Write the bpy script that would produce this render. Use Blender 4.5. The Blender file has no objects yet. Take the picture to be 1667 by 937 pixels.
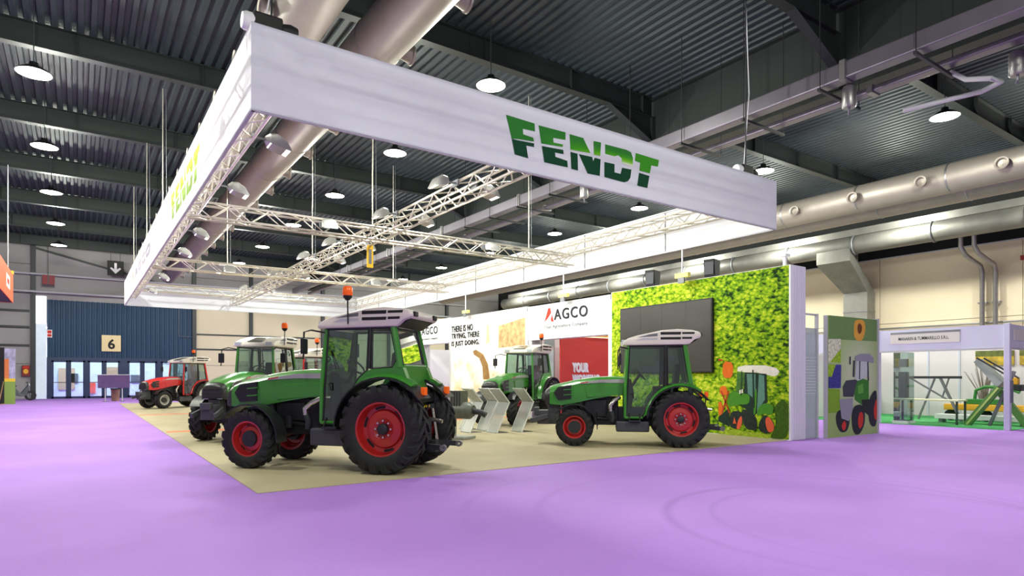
import bpy, bmesh, math, random
from mathutils import Vector, Matrix
random.seed(7)
SC = bpy.context.scene
COL = SC.collection
PI = math.pi

# ------------------------------------------------------------------ camera, world, exposure
# world: X runs along the front of the stand, Y runs down the hall, camera stands at the origin
YAW = math.radians(34.68)
cam = bpy.data.cameras.new('camera')
cam.sensor_width = 36.0
cam.lens = 36.0 * 1021.0 / 1667.0
cam.shift_y = (613.0 - 468.5) / 1667.0
cam.clip_start, cam.clip_end = 0.1, 300
camo = bpy.data.objects.new('camera', cam)
camo.location = (0, 0, 1.45)
camo.rotation_euler = (PI / 2, 0, -YAW)
COL.objects.link(camo)
SC.camera = camo

w = bpy.data.worlds.new('hall_surroundings')
SC.world = w
w.use_nodes = True
w.node_tree.nodes['Background'].inputs[0].default_value = (0.93, 0.95, 1.0, 1)
w.node_tree.nodes['Background'].inputs[1].default_value = 0.27
SC.view_settings.view_transform = 'Standard'
SC.view_settings.look = 'None'
SC.view_settings.gamma = 1.0
SC.view_settings.exposure = 0.12
SC.view_settings.use_curve_mapping = False
SC.cycles.max_bounces = 6; SC.cycles.diffuse_bounces = 3; SC.cycles.glossy_bounces = 3; SC.cycles.transparent_max_bounces = 10; SC.cycles.transmission_bounces = 4
LAMP_W = 315.0
FLOOD_W = 95.0

# ------------------------------------------------------------------ materials
def lin(c):
    c = c / 255.0
    return c / 12.92 if c <= 0.04045 else ((c + 0.055) / 1.055) ** 2.4
def rgb(t): return (lin(t[0]), lin(t[1]), lin(t[2]), 1.0)
MATS = {}
def mat(name, col, rough=0.5, metal=0.0, var=0.0, scale=8.0, emit=0.0, bump=0.0, coat=0.0):
    if name in MATS: return MATS[name]
    m = bpy.data.materials.new(name); m.use_nodes = True
    nt = m.node_tree; b = nt.nodes['Principled BSDF']
    b.inputs['Base Color'].default_value = rgb(col)
    b.inputs['Roughness'].default_value = rough
    b.inputs['Metallic'].default_value = metal
    if coat: b.inputs['Coat Weight'].default_value = coat; b.inputs['Coat Roughness'].default_value = 0.12
    if emit:
        b.inputs['Emission Color'].default_value = rgb(col); b.inputs['Emission Strength'].default_value = emit; m.cycles.emission_sampling = 'NONE'
    if var or bump:
        tc = nt.nodes.new('ShaderNodeTexCoord'); n = nt.nodes.new('ShaderNodeTexNoise')
        n.inputs['Scale'].default_value = scale; n.inputs['Detail'].default_value = 5
        nt.links.new(tc.outputs['Object'], n.inputs['Vector'])
        if var:
            r = nt.nodes.new('ShaderNodeValToRGB')
            c = rgb(col)
            r.color_ramp.elements[0].position = 0.3; r.color_ramp.elements[1].position = 0.7
            r.color_ramp.elements[0].color = tuple(max(0, x * (1 - var)) for x in c[:3]) + (1,)
            r.color_ramp.elements[1].color = tuple(min(1, x * (1 + var)) for x in c[:3]) + (1,)
            nt.links.new(n.outputs['Fac'], r.inputs['Fac']); nt.links.new(r.outputs['Color'], b.inputs['Base Color'])
        if bump:
            bp = nt.nodes.new('ShaderNodeBump'); bp.inputs['Strength'].default_value = bump
            nt.links.new(n.outputs['Fac'], bp.inputs['Height']); nt.links.new(bp.outputs['Normal'], b.inputs['Normal'])
    MATS[name] = m
    return m
def glass(name, col, gloss=0.10, rough=0.02):
    if name in MATS: return MATS[name]
    m = bpy.data.materials.new(name); m.use_nodes = True
    nt = m.node_tree; nt.nodes.clear()
    o = nt.nodes.new('ShaderNodeOutputMaterial'); mx = nt.nodes.new('ShaderNodeMixShader')
    t = nt.nodes.new('ShaderNodeBsdfTransparent'); t.inputs[0].default_value = rgb(col)
    g = nt.nodes.new('ShaderNodeBsdfGlossy'); g.inputs['Roughness'].default_value = rough
    f = nt.nodes.new('ShaderNodeFresnel'); f.inputs[0].default_value = 1.45
    mt = nt.nodes.new('ShaderNodeMath'); mt.operation = 'MULTIPLY_ADD'
    mt.inputs[1].default_value = 1.0; mt.inputs[2].default_value = gloss * 0.3
    nt.links.new(f.outputs[0], mt.inputs[0]); nt.links.new(mt.outputs[0], mx.inputs[0])
    nt.links.new(t.outputs[0], mx.inputs[1]); nt.links.new(g.outputs[0], mx.inputs[2])
    nt.links.new(mx.outputs[0], o.inputs[0])
    MATS[name] = m
    return m
def fabric(name, col, trans):
    if name in MATS: return MATS[name]
    m = bpy.data.materials.new(name); m.use_nodes = True
    nt = m.node_tree; nt.nodes.clear()
    o = nt.nodes.new('ShaderNodeOutputMaterial'); mx = nt.nodes.new('ShaderNodeMixShader'); mx.inputs[0].default_value = trans
    d = nt.nodes.new('ShaderNodeBsdfDiffuse'); t = nt.nodes.new('ShaderNodeBsdfTranslucent')
    tc = nt.nodes.new('ShaderNodeTexCoord'); n = nt.nodes.new('ShaderNodeTexNoise'); n.inputs['Scale'].default_value = 1.3
    r = nt.nodes.new('ShaderNodeValToRGB'); c = rgb(col)
    r.color_ramp.elements[0].color = tuple(x * 0.95 for x in c[:3]) + (1,); r.color_ramp.elements[1].color = c
    nt.links.new(tc.outputs['Object'], n.inputs['Vector']); nt.links.new(n.outputs['Fac'], r.inputs['Fac'])
    nt.links.new(r.outputs[0], d.inputs[0]); nt.links.new(r.outputs[0], t.inputs[0])
    nt.links.new(d.outputs[0], mx.inputs[1]); nt.links.new(t.outputs[0], mx.inputs[2]); nt.links.new(mx.outputs[0], o.inputs[0])
    MATS[name] = m
    return m
def frosted(name, col, opaque):
    if name in MATS: return MATS[name]
    m = bpy.data.materials.new(name); m.use_nodes = True
    nt = m.node_tree; b = nt.nodes['Principled BSDF']; o = nt.nodes['Material Output']
    b.inputs['Base Color'].default_value = rgb(col); b.inputs['Roughness'].default_value = 0.25
    mx = nt.nodes.new('ShaderNodeMixShader'); mx.inputs[0].default_value = opaque; t = nt.nodes.new('ShaderNodeBsdfTransparent')
    nt.links.new(t.outputs[0], mx.inputs[1]); nt.links.new(b.outputs[0], mx.inputs[2]); nt.links.new(mx.outputs[0], o.inputs[0])
    MATS[name] = m
    return m
def node_mat(name, build):
    if name in MATS: return MATS[name]
    m = bpy.data.materials.new(name); m.use_nodes = True
    build(m.node_tree, m.node_tree.nodes['Principled BSDF'])
    MATS[name] = m
    return m
def ramp(nt, stops):
    r = nt.nodes.new('ShaderNodeValToRGB')
    e = r.color_ramp.elements
    while len(e) < len(stops): e.new(0.5)
    for k, (p, c) in enumerate(stops):
        e[k].position = p; e[k].color = rgb(c)
    return r

# ------------------------------------------------------------------ mesh builder
class MB:
    def __init__(s): s.v = []; s.f = []
    def add(s, vs, fs):
        n = len(s.v); s.v += [tuple(p) for p in vs]; s.f += [tuple(i + n for i in q) for q in fs]; return s
    def box(s, lo, hi):
        (a, b, c), (d, e, f) = lo, hi
        return s.add([(a,b,c),(d,b,c),(d,e,c),(a,e,c),(a,b,f),(d,b,f),(d,e,f),(a,e,f)],
                     [(0,3,2,1),(4,5,6,7),(0,1,5,4),(1,2,6,5),(2,3,7,6),(3,0,4,7)])
    def cbox(s, c, d): return s.box(tuple(c[i]-d[i]/2 for i in range(3)), tuple(c[i]+d[i]/2 for i in range(3)))
    def bar(s, p, q, wd, ht=None, up=(0,0,1)):
        ht = ht or wd
        p, q = Vector(p), Vector(q); d = (q-p).normalized(); u = Vector(up)
        if abs(d.dot(u)) > 0.98: u = Vector((1,0,0))
        sd = d.cross(u).normalized(); u = sd.cross(d).normalized()
        vs = []
        for c in (p, q):
            for a, b in ((-1,-1),(1,-1),(1,1),(-1,1)): vs.append(c + sd*(a*wd/2) + u*(b*ht/2))
        return s.add(vs, [(0,1,2,3),(7,6,5,4),(0,4,5,1),(1,5,6,2),(2,6,7,3),(3,7,4,0)])
    def tube(s, path, r, n=10, cap=True):
        P = [Vector(p) for p in path]; rs = r if isinstance(r, (list, tuple)) else [r]*len(P)
        vs = []; prev = None
        for i, p in enumerate(P):
            d = (P[min(i+1,len(P)-1)] - P[max(i-1,0)]).normalized()
            if prev is None:
                u = Vector((0,0,1)) if abs(d.z) < 0.95 else Vector((1,0,0))
                a = d.cross(u).normalized()
            else:
                a = (prev - d*prev.dot(d)).normalized()
            prev = a; b = d.cross(a)
            for k in range(n):
                t = 2*PI*k/n; vs.append(p + (a*math.cos(t) + b*math.sin(t))*rs[i])
        fs = []
        for i in range(len(P)-1):
            for k in range(n):
                fs.append((i*n+k, i*n+(k+1)%n, (i+1)*n+(k+1)%n, (i+1)*n+k))
        if cap: fs += [tuple(range(n))[::-1], tuple((len(P)-1)*n+k for k in range(n))]
        return s.add(vs, fs)
    def lathe(s, prof, axis='z', c=(0,0,0), n=24, closed=False):
        vs = []
        for k in range(n):
            t = 2*PI*k/n; co, si = math.cos(t), math.sin(t)
            for r, h in prof:
                p = {'z': (r*co, r*si, h), 'y': (r*co, h, r*si), 'x': (h, r*co, r*si)}[axis]
                vs.append((p[0]+c[0], p[1]+c[1], p[2]+c[2]))
        m = len(prof); fs = []
        for k in range(n):
            k2 = (k+1) % n
            for j in range(m if closed else m-1):
                j2 = (j+1) % m
                fs.append((k*m+j, k2*m+j, k2*m+j2, k*m+j2))
        return s.add(vs, fs)
    def prism(s, poly, axis, a, b):
        # poly of 2D points; axis 'y': (x,z), 'x': (y,z), 'z': (x,y)
        def mk(p, h): return {'y': (p[0], h, p[1]), 'x': (h, p[0], p[1]), 'z': (p[0], p[1], h)}[axis]
        n = len(poly); vs = [mk(p, a) for p in poly] + [mk(p, b) for p in poly]
        fs = [tuple(range(n))[::-1], tuple(range(n, 2*n))] + [(k, (k+1)%n, n+(k+1)%n, n+k) for k in range(n)]
        return s.add(vs, fs)
    def loft(s, secs, cap=True):
        n = len(secs[0]); vs = [p for q in secs for p in q]; fs = []
        for i in range(len(secs)-1):
            for k in range(n): fs.append((i*n+k, i*n+(k+1)%n, (i+1)*n+(k+1)%n, (i+1)*n+k))
        if cap: fs += [tuple(range(n))[::-1], tuple((len(secs)-1)*n+k for k in range(n))]
        return s.add(vs, fs)
    def sheet(s, pts): return s.add(pts, [tuple(range(len(pts)))])
    def mesh(s, name, m, smooth=False, bevel=0.0, fix=True):
        me = bpy.data.meshes.new(name); me.from_pydata([tuple(p) for p in s.v], [], s.f)
        if bevel or fix:
            bm = bmesh.new(); bm.from_mesh(me)
            if bevel:
                bmesh.ops.remove_doubles(bm, verts=bm.verts, dist=1e-5)
                ed = [e for e in bm.edges if len(e.link_faces) == 2 and e.calc_face_angle(0) > 0.5]
                bmesh.ops.bevel(bm, geom=ed, offset=bevel, segments=2, profile=0.5, affect='EDGES', clamp_overlap=True)
            if fix: bmesh.ops.recalc_face_normals(bm, faces=bm.faces)
            bm.to_mesh(me); bm.free()
        if smooth:
            me.polygons.foreach_set('use_smooth', [True]*len(me.polygons))
            try: me.set_sharp_from_angle(angle=math.radians(38))
            except Exception: pass
        me.materials.append(m); me.update()
        return me
    def build(s, name, m, parent=None, smooth=False, bevel=0.0, fix=True, loc=None):
        return link(name, s.mesh(name, m, smooth, bevel, fix), parent, loc)
def link(name, me, parent=None, loc=None, rot=None):
    o = bpy.data.objects.new(name, me); COL.objects.link(o)
    if parent is not None: o.parent = parent
    if loc is not None: o.location = loc
    if rot is not None: o.rotation_euler = rot
    return o
def empty(name, loc=(0,0,0), rz=0.0):
    o = bpy.data.objects.new(name, None); o.empty_display_size = 0.2
    o.location = loc; o.rotation_euler = (0, 0, rz); COL.objects.link(o); return o
def tag(o, label=None, cat=None, group=None, kind=None):
    if label: o['label'] = label
    if cat: o['category'] = cat
    if group: o['group'] = group
    if kind: o['kind'] = kind
    return o
def thing(name, label, cat, loc=(0,0,0), rz=0.0, group=None):
    return tag(empty(name, loc, rz), label, cat, group)
def struct(o): o['kind'] = 'structure'; return o
KIDS = {}
def copy_tree(o, parent=None, skip=()):
    c = o.copy(); COL.objects.link(c)
    if parent is not None: c.parent = parent
    for ch in [x for x in bpy.data.objects if x.parent == o]:
        if ch.name.split('.')[0] not in skip: copy_tree(ch, c, skip)
    return c
def text_polys(s, bold=0.0, spacing=1.0, align='LEFT'):
    cu = bpy.data.curves.new('lettering', 'FONT'); cu.body = s; cu.size = 1.0; cu.offset = bold
    cu.space_character = spacing; cu.resolution_u = 3; cu.align_x = align; cu.space_line = 0.95
    ob = bpy.data.objects.new('lettering_tmp', cu); COL.objects.link(ob)
    dg = bpy.context.evaluated_depsgraph_get(); me = bpy.data.meshes.new_from_object(ob.evaluated_get(dg))
    vs = [v.co.copy() for v in me.vertices]; fs = [tuple(p.vertices) for p in me.polygons]
    bpy.data.objects.remove(ob); bpy.data.curves.remove(cu); bpy.data.meshes.remove(me)
    return vs, fs
def lettering(name, s, m, parent, org, ux, uz, width, height, bold=0.0, spacing=1.0, align='LEFT', fat=0.0):
    # lettering fitted into a width x height field whose lower left corner is org
    vs, fs = text_polys(s, bold, spacing, align)
    x0, x1 = min(v.x for v in vs), max(v.x for v in vs); y0, y1 = min(v.y for v in vs), max(v.y for v in vs)
    ux, uz, org = Vector(ux), Vector(uz), Vector(org)
    pts = [org + ux*((v.x-x0)/(x1-x0)*width) + uz*((v.y-y0)/(y1-y0)*height) for v in vs]
    mb = MB().add(pts, fs)
    if fat:
        nrm = ux.cross(uz)
        for k, (a, b) in enumerate(((-fat,0),(fat,0),(0,fat*0.6),(0,-fat*0.6),(-fat,fat*0.6),(fat,-fat*0.6))): mb.add([p + ux*a + uz*b + nrm*(0.0006*(k+1)) for p in pts], fs)
    return mb.build(name, m, parent, fix=False)
def rounded(poly, n=2):
    for _ in range(n):
        q = []
        for (a, b), (c, d) in zip(poly, poly[1:]+poly[:1]): q += [(a*0.78+c*0.22, b*0.78+d*0.22), (a*0.22+c*0.78, b*0.22+d*0.78)]
        poly = q
    return poly
def decal(name, poly, m, parent, org, ux, uz):
    ux, uz, org = Vector(ux), Vector(uz), Vector(org)
    return MB().sheet([org + ux*a + uz*b for a, b in poly]).build(name, m, parent, fix=False)
ORD = ['nearest', 'second', 'third', 'fourth', 'fifth', 'sixth', 'seventh', 'eighth', 'ninth', 'tenth', 'eleventh', 'twelfth', 'thirteenth', 'fourteenth', 'fifteenth', 'sixteenth', 'seventeenth', 'eighteenth', 'nineteenth', 'twentieth']

# ------------------------------------------------------------------ shared materials
M_steel = mat('galvanised_steel', (150,148,148), 0.38, 0.8, 0.10, 3)
M_alu = mat('truss_aluminium', (205,200,188), 0.35, 0.7)
M_black = mat('black_plastic', (14,15,16), 0.6)
M_dark = mat('dark_steel', (52,55,58), 0.5, 0.3)
M_white = mat('white_board', (236,236,238), 0.55)
M_grey = mat('grey_metal', (120,122,126), 0.45, 0.5)
M_beam = mat('painted_roof_beam', (36,42,41), 0.5, 0.2)
M_orange = mat('orange_lens', (235,95,20), 0.25, 0, 0, 8, 0.25)
M_lamp = mat('lamp_glow', (255,246,225), 0.4, 0, 0, 8, 20.0)
M_lampbody = mat('lamp_housing', (26,27,28), 0.4, 0.5)
M_ltgrey = mat('light_grey_paint', (185,186,190), 0.5)
M_text = mat('print_black', (44,46,50), 0.6)
M_red = mat('print_red', (196,60,45), 0.6)

# ------------------------------------------------------------------ flat print outlines (metres on their panel)
FENDT = [
  ('u', [(5.63,5.64),(6.2,5.63),(6.21,5.5),(5.96,5.49),(5.97,5.4),(6.17,5.39),(6.19,5.33),(5.85,5.3),(5.74,5.28)]),
  ('l', [(5.74,5.28),(5.85,5.28),(6.19,5.3),(6.19,5.24),(6.03,5.23),(6.07,5.03),(5.8,5.04)]),
  ('u', [(6.28,5.62),(6.86,5.63),(6.86,5.5),(6.59,5.48),(6.6,5.4),(6.8,5.41),(6.8,5.37),(6.34,5.33)]),
  ('l', [(6.35,5.29),(6.81,5.32),(6.82,5.25),(6.63,5.24),(6.64,5.17),(6.9,5.15),(6.91,5.04),(6.4,5.03)]),
  ('u', [(6.95,5.62),(7.26,5.62),(7.43,5.39),(6.97,5.36)]),
  ('u', [(7.5,5.62),(7.68,5.63),(7.66,5.39),(7.51,5.38)]),
  ('l', [(6.97,5.32),(7.13,5.32),(7.14,5.03),(6.99,5.03)]),
  ('l', [(7.16,5.32),(7.47,5.33),(7.49,5.26),(7.53,5.33),(7.67,5.33),(7.65,5.03),(7.36,5.02)]),
  ('u', [(7.78,5.62),(8.31,5.63),(8.43,5.61),(8.48,5.51),(8.47,5.35),(8.2,5.36),(8.19,5.45),(8.1,5.49),(8.01,5.45),(7.78,5.45)]),
  ('l', [(7.76,5.3),(8.01,5.31),(8.01,5.16),(8.16,5.16),(8.2,5.28),(8.44,5.29),(8.41,5.13),(8.35,5.06),(8.25,5.02),(7.76,5.03)]),
  ('u', [(8.55,5.62),(9.18,5.61),(9.15,5.48),(8.97,5.47),(8.93,5.31),(8.65,5.31),(8.67,5.46),(8.53,5.47)]),
  ('l', [(8.64,5.27),(8.92,5.26),(8.86,5.02),(8.59,5.02)]),
]
VINE = [
  ('grass', [(10.05,0.14),(9.62,0.14),(8.62,0.1),(8.64,-0.0),(9.4,0.0),(10.05,-0.01)]),
  ('white', [(9.51,1.59),(9.49,1.69),(9.28,1.73),(8.74,1.72),(8.45,1.65),(8.38,1.57),(8.44,1.48),(8.54,1.46),(8.94,1.55),(9.28,1.56)]),
  ('glass', [(9.51,1.57),(9.28,1.55),(9.4,0.78),(9.56,0.83)]),
  ('dark', [(9.29,1.56),(8.71,1.52),(8.68,0.86),(9.03,0.52),(9.35,0.72)]),
  ('glass2', [(9.24,1.52),(9.0,1.52),(9.0,0.9),(9.21,1.05)]),
  ('glass2', [(8.91,1.51),(8.77,1.48),(8.75,0.91),(8.96,0.63)]),
  ('green', [(9.77,1.01),(9.62,1.1),(9.43,1.05),(9.15,1.03),(9.17,0.79),(9.46,0.77),(9.77,0.69)]),
  ('green', [(9.02,1.16),(8.96,1.16),(8.99,0.58),(9.06,0.52)]),
  ('green', [(8.94,0.71),(8.74,0.85),(8.51,0.76),(8.56,0.55),(8.79,0.59),(8.97,0.5)]),
  ('tyre', [(9.72,0.54),(9.56,0.62),(9.38,0.59),(9.34,0.43),(9.4,0.21),(9.53,0.16),(9.72,0.2)]),
  ('red', [(9.53,0.18),(9.49,0.36),(9.4,0.51),(9.36,0.45),(9.38,0.26),(9.45,0.16)]),
  ('tyre', [(9.4,0.72),(8.97,0.53),(8.94,0.16),(9.31,0.19)]),
  ('tyre', [(8.91,0.37),(8.74,0.59),(8.51,0.4),(8.51,0.19),(8.68,0.12),(8.91,0.16)]),
  ('red', [(8.74,0.46),(8.65,0.54),(8.51,0.34),(8.52,0.19),(8.65,0.14),(8.72,0.28)]),
  ('orange', [(9.91,1.85),(9.61,1.8),(9.64,1.41),(9.93,1.43)]),
  ('orange', [(10.01,1.2),(9.85,1.23),(9.78,1.12),(9.8,0.98),(10.01,1.01)]),
  ('orange', [(10.05,0.84),(9.95,0.81),(9.9,0.59),(9.98,0.46),(10.05,0.5)]),
  ('pole', [(10.05,1.91),(9.9,1.87),(9.9,1.85),(10.05,1.86)]),
  ('dark', [(10.05,0.44),(9.73,0.68),(9.72,0.21),(10.05,0.33)]),
  ('bush', [(8.51,0.76),(8.34,0.92),(8.15,0.87),(8.15,0.09),(8.34,0.02),(8.65,0.01),(8.45,0.3)]),
]
PANEL = [
  ('top', [(14.53,2.9),(16.83,2.91),(16.83,2.36),(14.53,2.34)]),
  ('apr', [(15.68,2.69),(15.75,2.86),(16.21,2.88),(16.26,2.6),(16.11,2.36),(15.85,2.33),(15.68,2.44)]),
  ('stone', [(15.85,2.7),(15.94,2.79),(16.08,2.73),(16.08,2.59),(15.96,2.5),(15.86,2.57)]),
  ('flow', [(14.51,2.34),(15.07,2.36),(15.07,1.79),(14.51,1.78)]),
  ('leaf', [(14.57,1.79),(15.07,2.13),(15.07,1.79)]),
  ('grap', [(14.51,1.74),(15.09,1.74),(15.07,1.18),(14.51,1.18)]),
  ('leaf', [(14.51,1.74),(14.84,1.74),(14.66,1.45),(14.51,1.45)]),
  ('sq', [(14.51,1.17),(15.02,1.15),(15.02,0.6),(14.51,0.6)]),
  ('glow', [(15.4,2.01),(15.98,2.14),(16.51,2.08),(16.72,1.93),(16.72,1.45),(15.85,1.42),(15.43,1.75)]),
  ('tyre', [(14.83,0.53),(14.93,0.65),(15.3,0.66),(15.52,0.44),(15.37,0.12),(15.05,0.11),(14.87,0.3)]),
  ('red', [(15.09,0.29),(15.24,0.41),(15.33,0.28),(15.24,0.15),(15.15,0.17)]),
  ('tyre', [(16.38,0.47),(16.41,0.88),(16.65,1.09),(16.83,1.11),(16.83,0.19),(16.51,0.19)]),
  ('red', [(16.65,0.6),(16.76,0.87),(16.83,0.87),(16.83,0.35),(16.71,0.36)]),
  ('green', [(15.65,1.32),(16.04,1.42),(16.41,1.35),(16.41,0.61),(16.18,0.71),(15.72,0.89)]),
  ('dgrey', [(15.15,1.21),(15.3,1.36),(15.85,1.39),(15.65,0.96),(15.18,0.97)]),
  ('dark', [(16.04,0.88),(16.45,0.88),(16.41,0.47),(16.11,0.61)]),
  ('silv', [(14.99,0.91),(15.62,0.93),(15.62,0.63),(15.43,0.37),(15.09,0.45)]),
  ('lgreen', [(15.85,1.22),(16.11,1.29),(16.14,1.05),(15.88,1.02)]),
  ('tyre', [(15.56,0.57),(15.68,0.74),(16.04,0.77),(16.21,0.61),(16.21,0.28),(15.98,0.03),(15.72,0.03),(15.58,0.24)]),
  ('red', [(15.85,0.39),(15.94,0.57),(16.08,0.58),(16.14,0.43),(16.08,0.21),(15.91,0.15)]),
  ('silv', [(15.72,1.95),(15.98,2.02),(16.45,2.03),(16.65,1.93),(16.65,1.81),(15.72,1.85)]),
  ('dgrey', [(15.46,1.94),(15.52,1.95),(15.52,1.75),(15.45,1.76)]),
  ('dgrey', [(15.64,1.85),(15.73,1.85),(15.69,1.45),(15.61,1.45)]),
  ('glass', [(15.78,1.84),(16.34,1.83),(16.31,1.45),(15.85,1.35),(15.72,1.39)]),
  ('dgrey', [(15.92,1.84),(15.98,1.84),(15.96,1.39),(15.91,1.39)]),
  ('dgrey', [(16.31,1.83),(16.38,1.83),(16.41,1.35),(16.34,1.35)]),
]

# ------------------------------------------------------------------ setting: floor, ceiling, walls
def carpet(nt, b):
    tc = nt.nodes.new('ShaderNodeTexCoord')
    n1 = nt.nodes.new('ShaderNodeTexNoise'); n1.inputs['Scale'].default_value = 0.35; n1.inputs['Detail'].default_value = 4
    n2 = nt.nodes.new('ShaderNodeTexNoise'); n2.inputs['Scale'].default_value = 55; n2.inputs['Detail'].default_value = 3
    nt.links.new(tc.outputs['Object'], n1.inputs['Vector']); nt.links.new(tc.outputs['Object'], n2.inputs['Vector'])
    r = ramp(nt, [(0.3, (162,117,203)), (0.7, (177,130,218))]); nt.links.new(n1.outputs['Fac'], r.inputs['Fac'])
    m = nt.nodes.new('ShaderNodeMix'); m.data_type = 'RGBA'; m.blend_type = 'MULTIPLY'; m.inputs[0].default_value = 0.25
    r2 = ramp(nt, [(0.3, (215,215,215)), (0.7, (255,255,255))]); nt.links.new(n2.outputs['Fac'], r2.inputs['Fac'])
    nt.links.new(r.outputs[0], m.inputs[6]); nt.links.new(r2.outputs[0], m.inputs[7])
    last = m.outputs[2]
    # tyre tracks ground into the carpet: three turning circles
    for cx, cy, rad, wd, st in ((6.3,3.85,2.7,0.10,0.20), (6.6,3.1,2.05,0.09,0.26), (6.75,3.0,1.75,0.06,0.14), (6.1,4.1,3.2,0.08,0.10)):
        sub = nt.nodes.new('ShaderNodeVectorMath'); sub.operation = 'SUBTRACT'; sub.inputs[1].default_value = (cx, cy, 0)
        ln = nt.nodes.new('ShaderNodeVectorMath'); ln.operation = 'LENGTH'
        nt.links.new(tc.outputs['Object'], sub.inputs[0]); nt.links.new(sub.outputs[0], ln.inputs[0])
        a = nt.nodes.new('ShaderNodeMath'); a.operation = 'SUBTRACT'; a.inputs[1].default_value = rad
        nt.links.new(ln.outputs['Value'], a.inputs[0])
        ab = nt.nodes.new('ShaderNodeMath'); ab.operation = 'ABSOLUTE'; nt.links.new(a.outputs[0], ab.inputs[0])
        mr = nt.nodes.new('ShaderNodeMapRange'); mr.inputs[1].default_value = 0; mr.inputs[2].default_value = wd
        mr.inputs[3].default_value = st; mr.inputs[4].default_value = 0
        nt.links.new(ab.outputs[0], mr.inputs[0])
        mm = nt.nodes.new('ShaderNodeMath'); mm.operation = 'MULTIPLY'
        rr = nt.nodes.new('ShaderNodeMapRange'); rr.inputs[1].default_value = 0.35; rr.inputs[2].default_value = 0.6
        nt.links.new(n1.outputs['Fac'], rr.inputs[0]); nt.links.new(rr.outputs[0], mm.inputs[0]); nt.links.new(mr.outputs[0], mm.inputs[1])
        x = nt.nodes.new('ShaderNodeMix'); x.data_type = 'RGBA'; x.inputs[7].default_value = rgb((95,60,140))
        nt.links.new(mm.outputs[0], x.inputs[0]); nt.links.new(last, x.inputs[6]); last = x.outputs[2]
    nt.links.new(last, b.inputs['Base Color']); b.inputs['Roughness'].default_value = 0.7; b.inputs['Specular IOR Level'].default_value = 0.2
    bp = nt.nodes.new('ShaderNodeBump'); bp.inputs['Strength'].default_value = 0.12
    nt.links.new(n2.outputs['Fac'], bp.inputs['Height']); nt.links.new(bp.outputs['Normal'], b.inputs['Normal'])
M_carpet = node_mat('purple_carpet', carpet)
fl = struct(MB().box((-14,-8,-0.2), (36,58,0)).build('floor', M_carpet))
tag(fl, 'purple carpet covering the whole hall floor')
M_gfloor = mat('added_grey_floor', (150,148,140), 0.7, 0, 0.08, 0.8)  # unseen floor added in grey to keep purple bounce off the right wall
struct(tag(MB().box((17.6,12.6,0), (36,51.4,0.006)).box((26.05,6.2,0), (36,12.6,0.006)).build('floor_added_grey', M_gfloor), 'unseen grey floor added on the right to cut purple bounce'))
M_beige = mat('beige_carpet', (172,161,130), 0.8, 0, 0.07, 1.2, 0, 0.05)
sf = struct(MB().box((1.83,8.2,0), (13.3,40.2,0.008)).build('floor_stand_carpet', M_beige))
tag(sf, 'beige carpet under the tractors with orange stripes')
M_ostripe = mat('orange_carpet_stripe', (226,120,70), 0.8)
for y in (18.4, 27.2):
    MB().box((1.9,y,0.008), (13.2,y+0.42,0.010)).build('carpet_stripe', M_ostripe, sf)
# corrugated roof deck, ribs run along Y
M_deck = mat('roof_deck_paint', (42,52,58), 0.55, 0.1, 0.12, 0.6)
mb = MB(); x = -14.0; prof = []
while x < 36:
    prof += [(x,10.55), (x+0.11,10.55), (x+0.14,10.62), (x+0.25,10.62)]; x += 0.28
for (xa, za), (xb, zb) in zip(prof[:-1], prof[1:]):
    mb.add([(xa,-8,za), (xb,-8,zb), (xb,51.9,zb), (xa,51.9,za)], [(0,3,2,1)])
deck = struct(mb.build('ceiling', M_deck, fix=False)); tag(deck, 'dark corrugated metal roof deck')
def ibeam(name, xa, xb, y, zb, h, parent, wd=0.26):
    m = MB(); m.box((xa,y-0.012,zb+0.02), (xb,y+0.012,zb+h-0.02)); m.box((xa,y-wd/2,zb), (xb,y+wd/2,zb+0.022)); m.box((xa,y-wd/2,zb+h-0.022), (xb,y+wd/2,zb+h))
    k = math.ceil(xa/3)*3
    while k < xb: m.box((k-0.008,y-wd/2+0.01,zb+0.02), (k+0.008,y+wd/2-0.01,zb+h-0.02)); k += 3
    return m.build(name, M_beam, parent)
BEAMY = [-4.1, 2.1, 8.25, 14.35, 20.3, 26.4, 32.5, 38.6, 44.7, 50.6]
for y in BEAMY:
    ibeam('roof_beam', -14, 15.5, y, 9.92, 0.63, deck); ibeam('roof_beam', 15.7, 36, y, 9.92, 0.63, deck)
    for sx, xs in ((-1, 15.45), (1, 15.75)):
        m = MB(); m.prism([(xs,9.95), (xs+sx*1.9,9.95), (xs,9.15)], 'y', y-0.012, y+0.012)
        m.bar((xs+sx*1.9,y,9.93), (xs,y,9.13), 0.24, 0.025)
        m.build('beam_haunch', M_beam, deck)
    MB().box((15.42,y-0.12,8.55), (15.46,y+0.12,9.95)).box((15.74,y-0.12,8.55),(15.78,y+0.12,9.95)).build('girder_stiffener', M_beam, deck)
m = MB(); m.box((15.58,-8,8.5), (15.62,51.5,10.5)); m.box((15.40,-8,8.46), (15.80,51.5,8.5)); m.box((15.40,-8,10.5), (15.80,51.5,10.54))
m.build('roof_girder', M_beam, deck)

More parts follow.
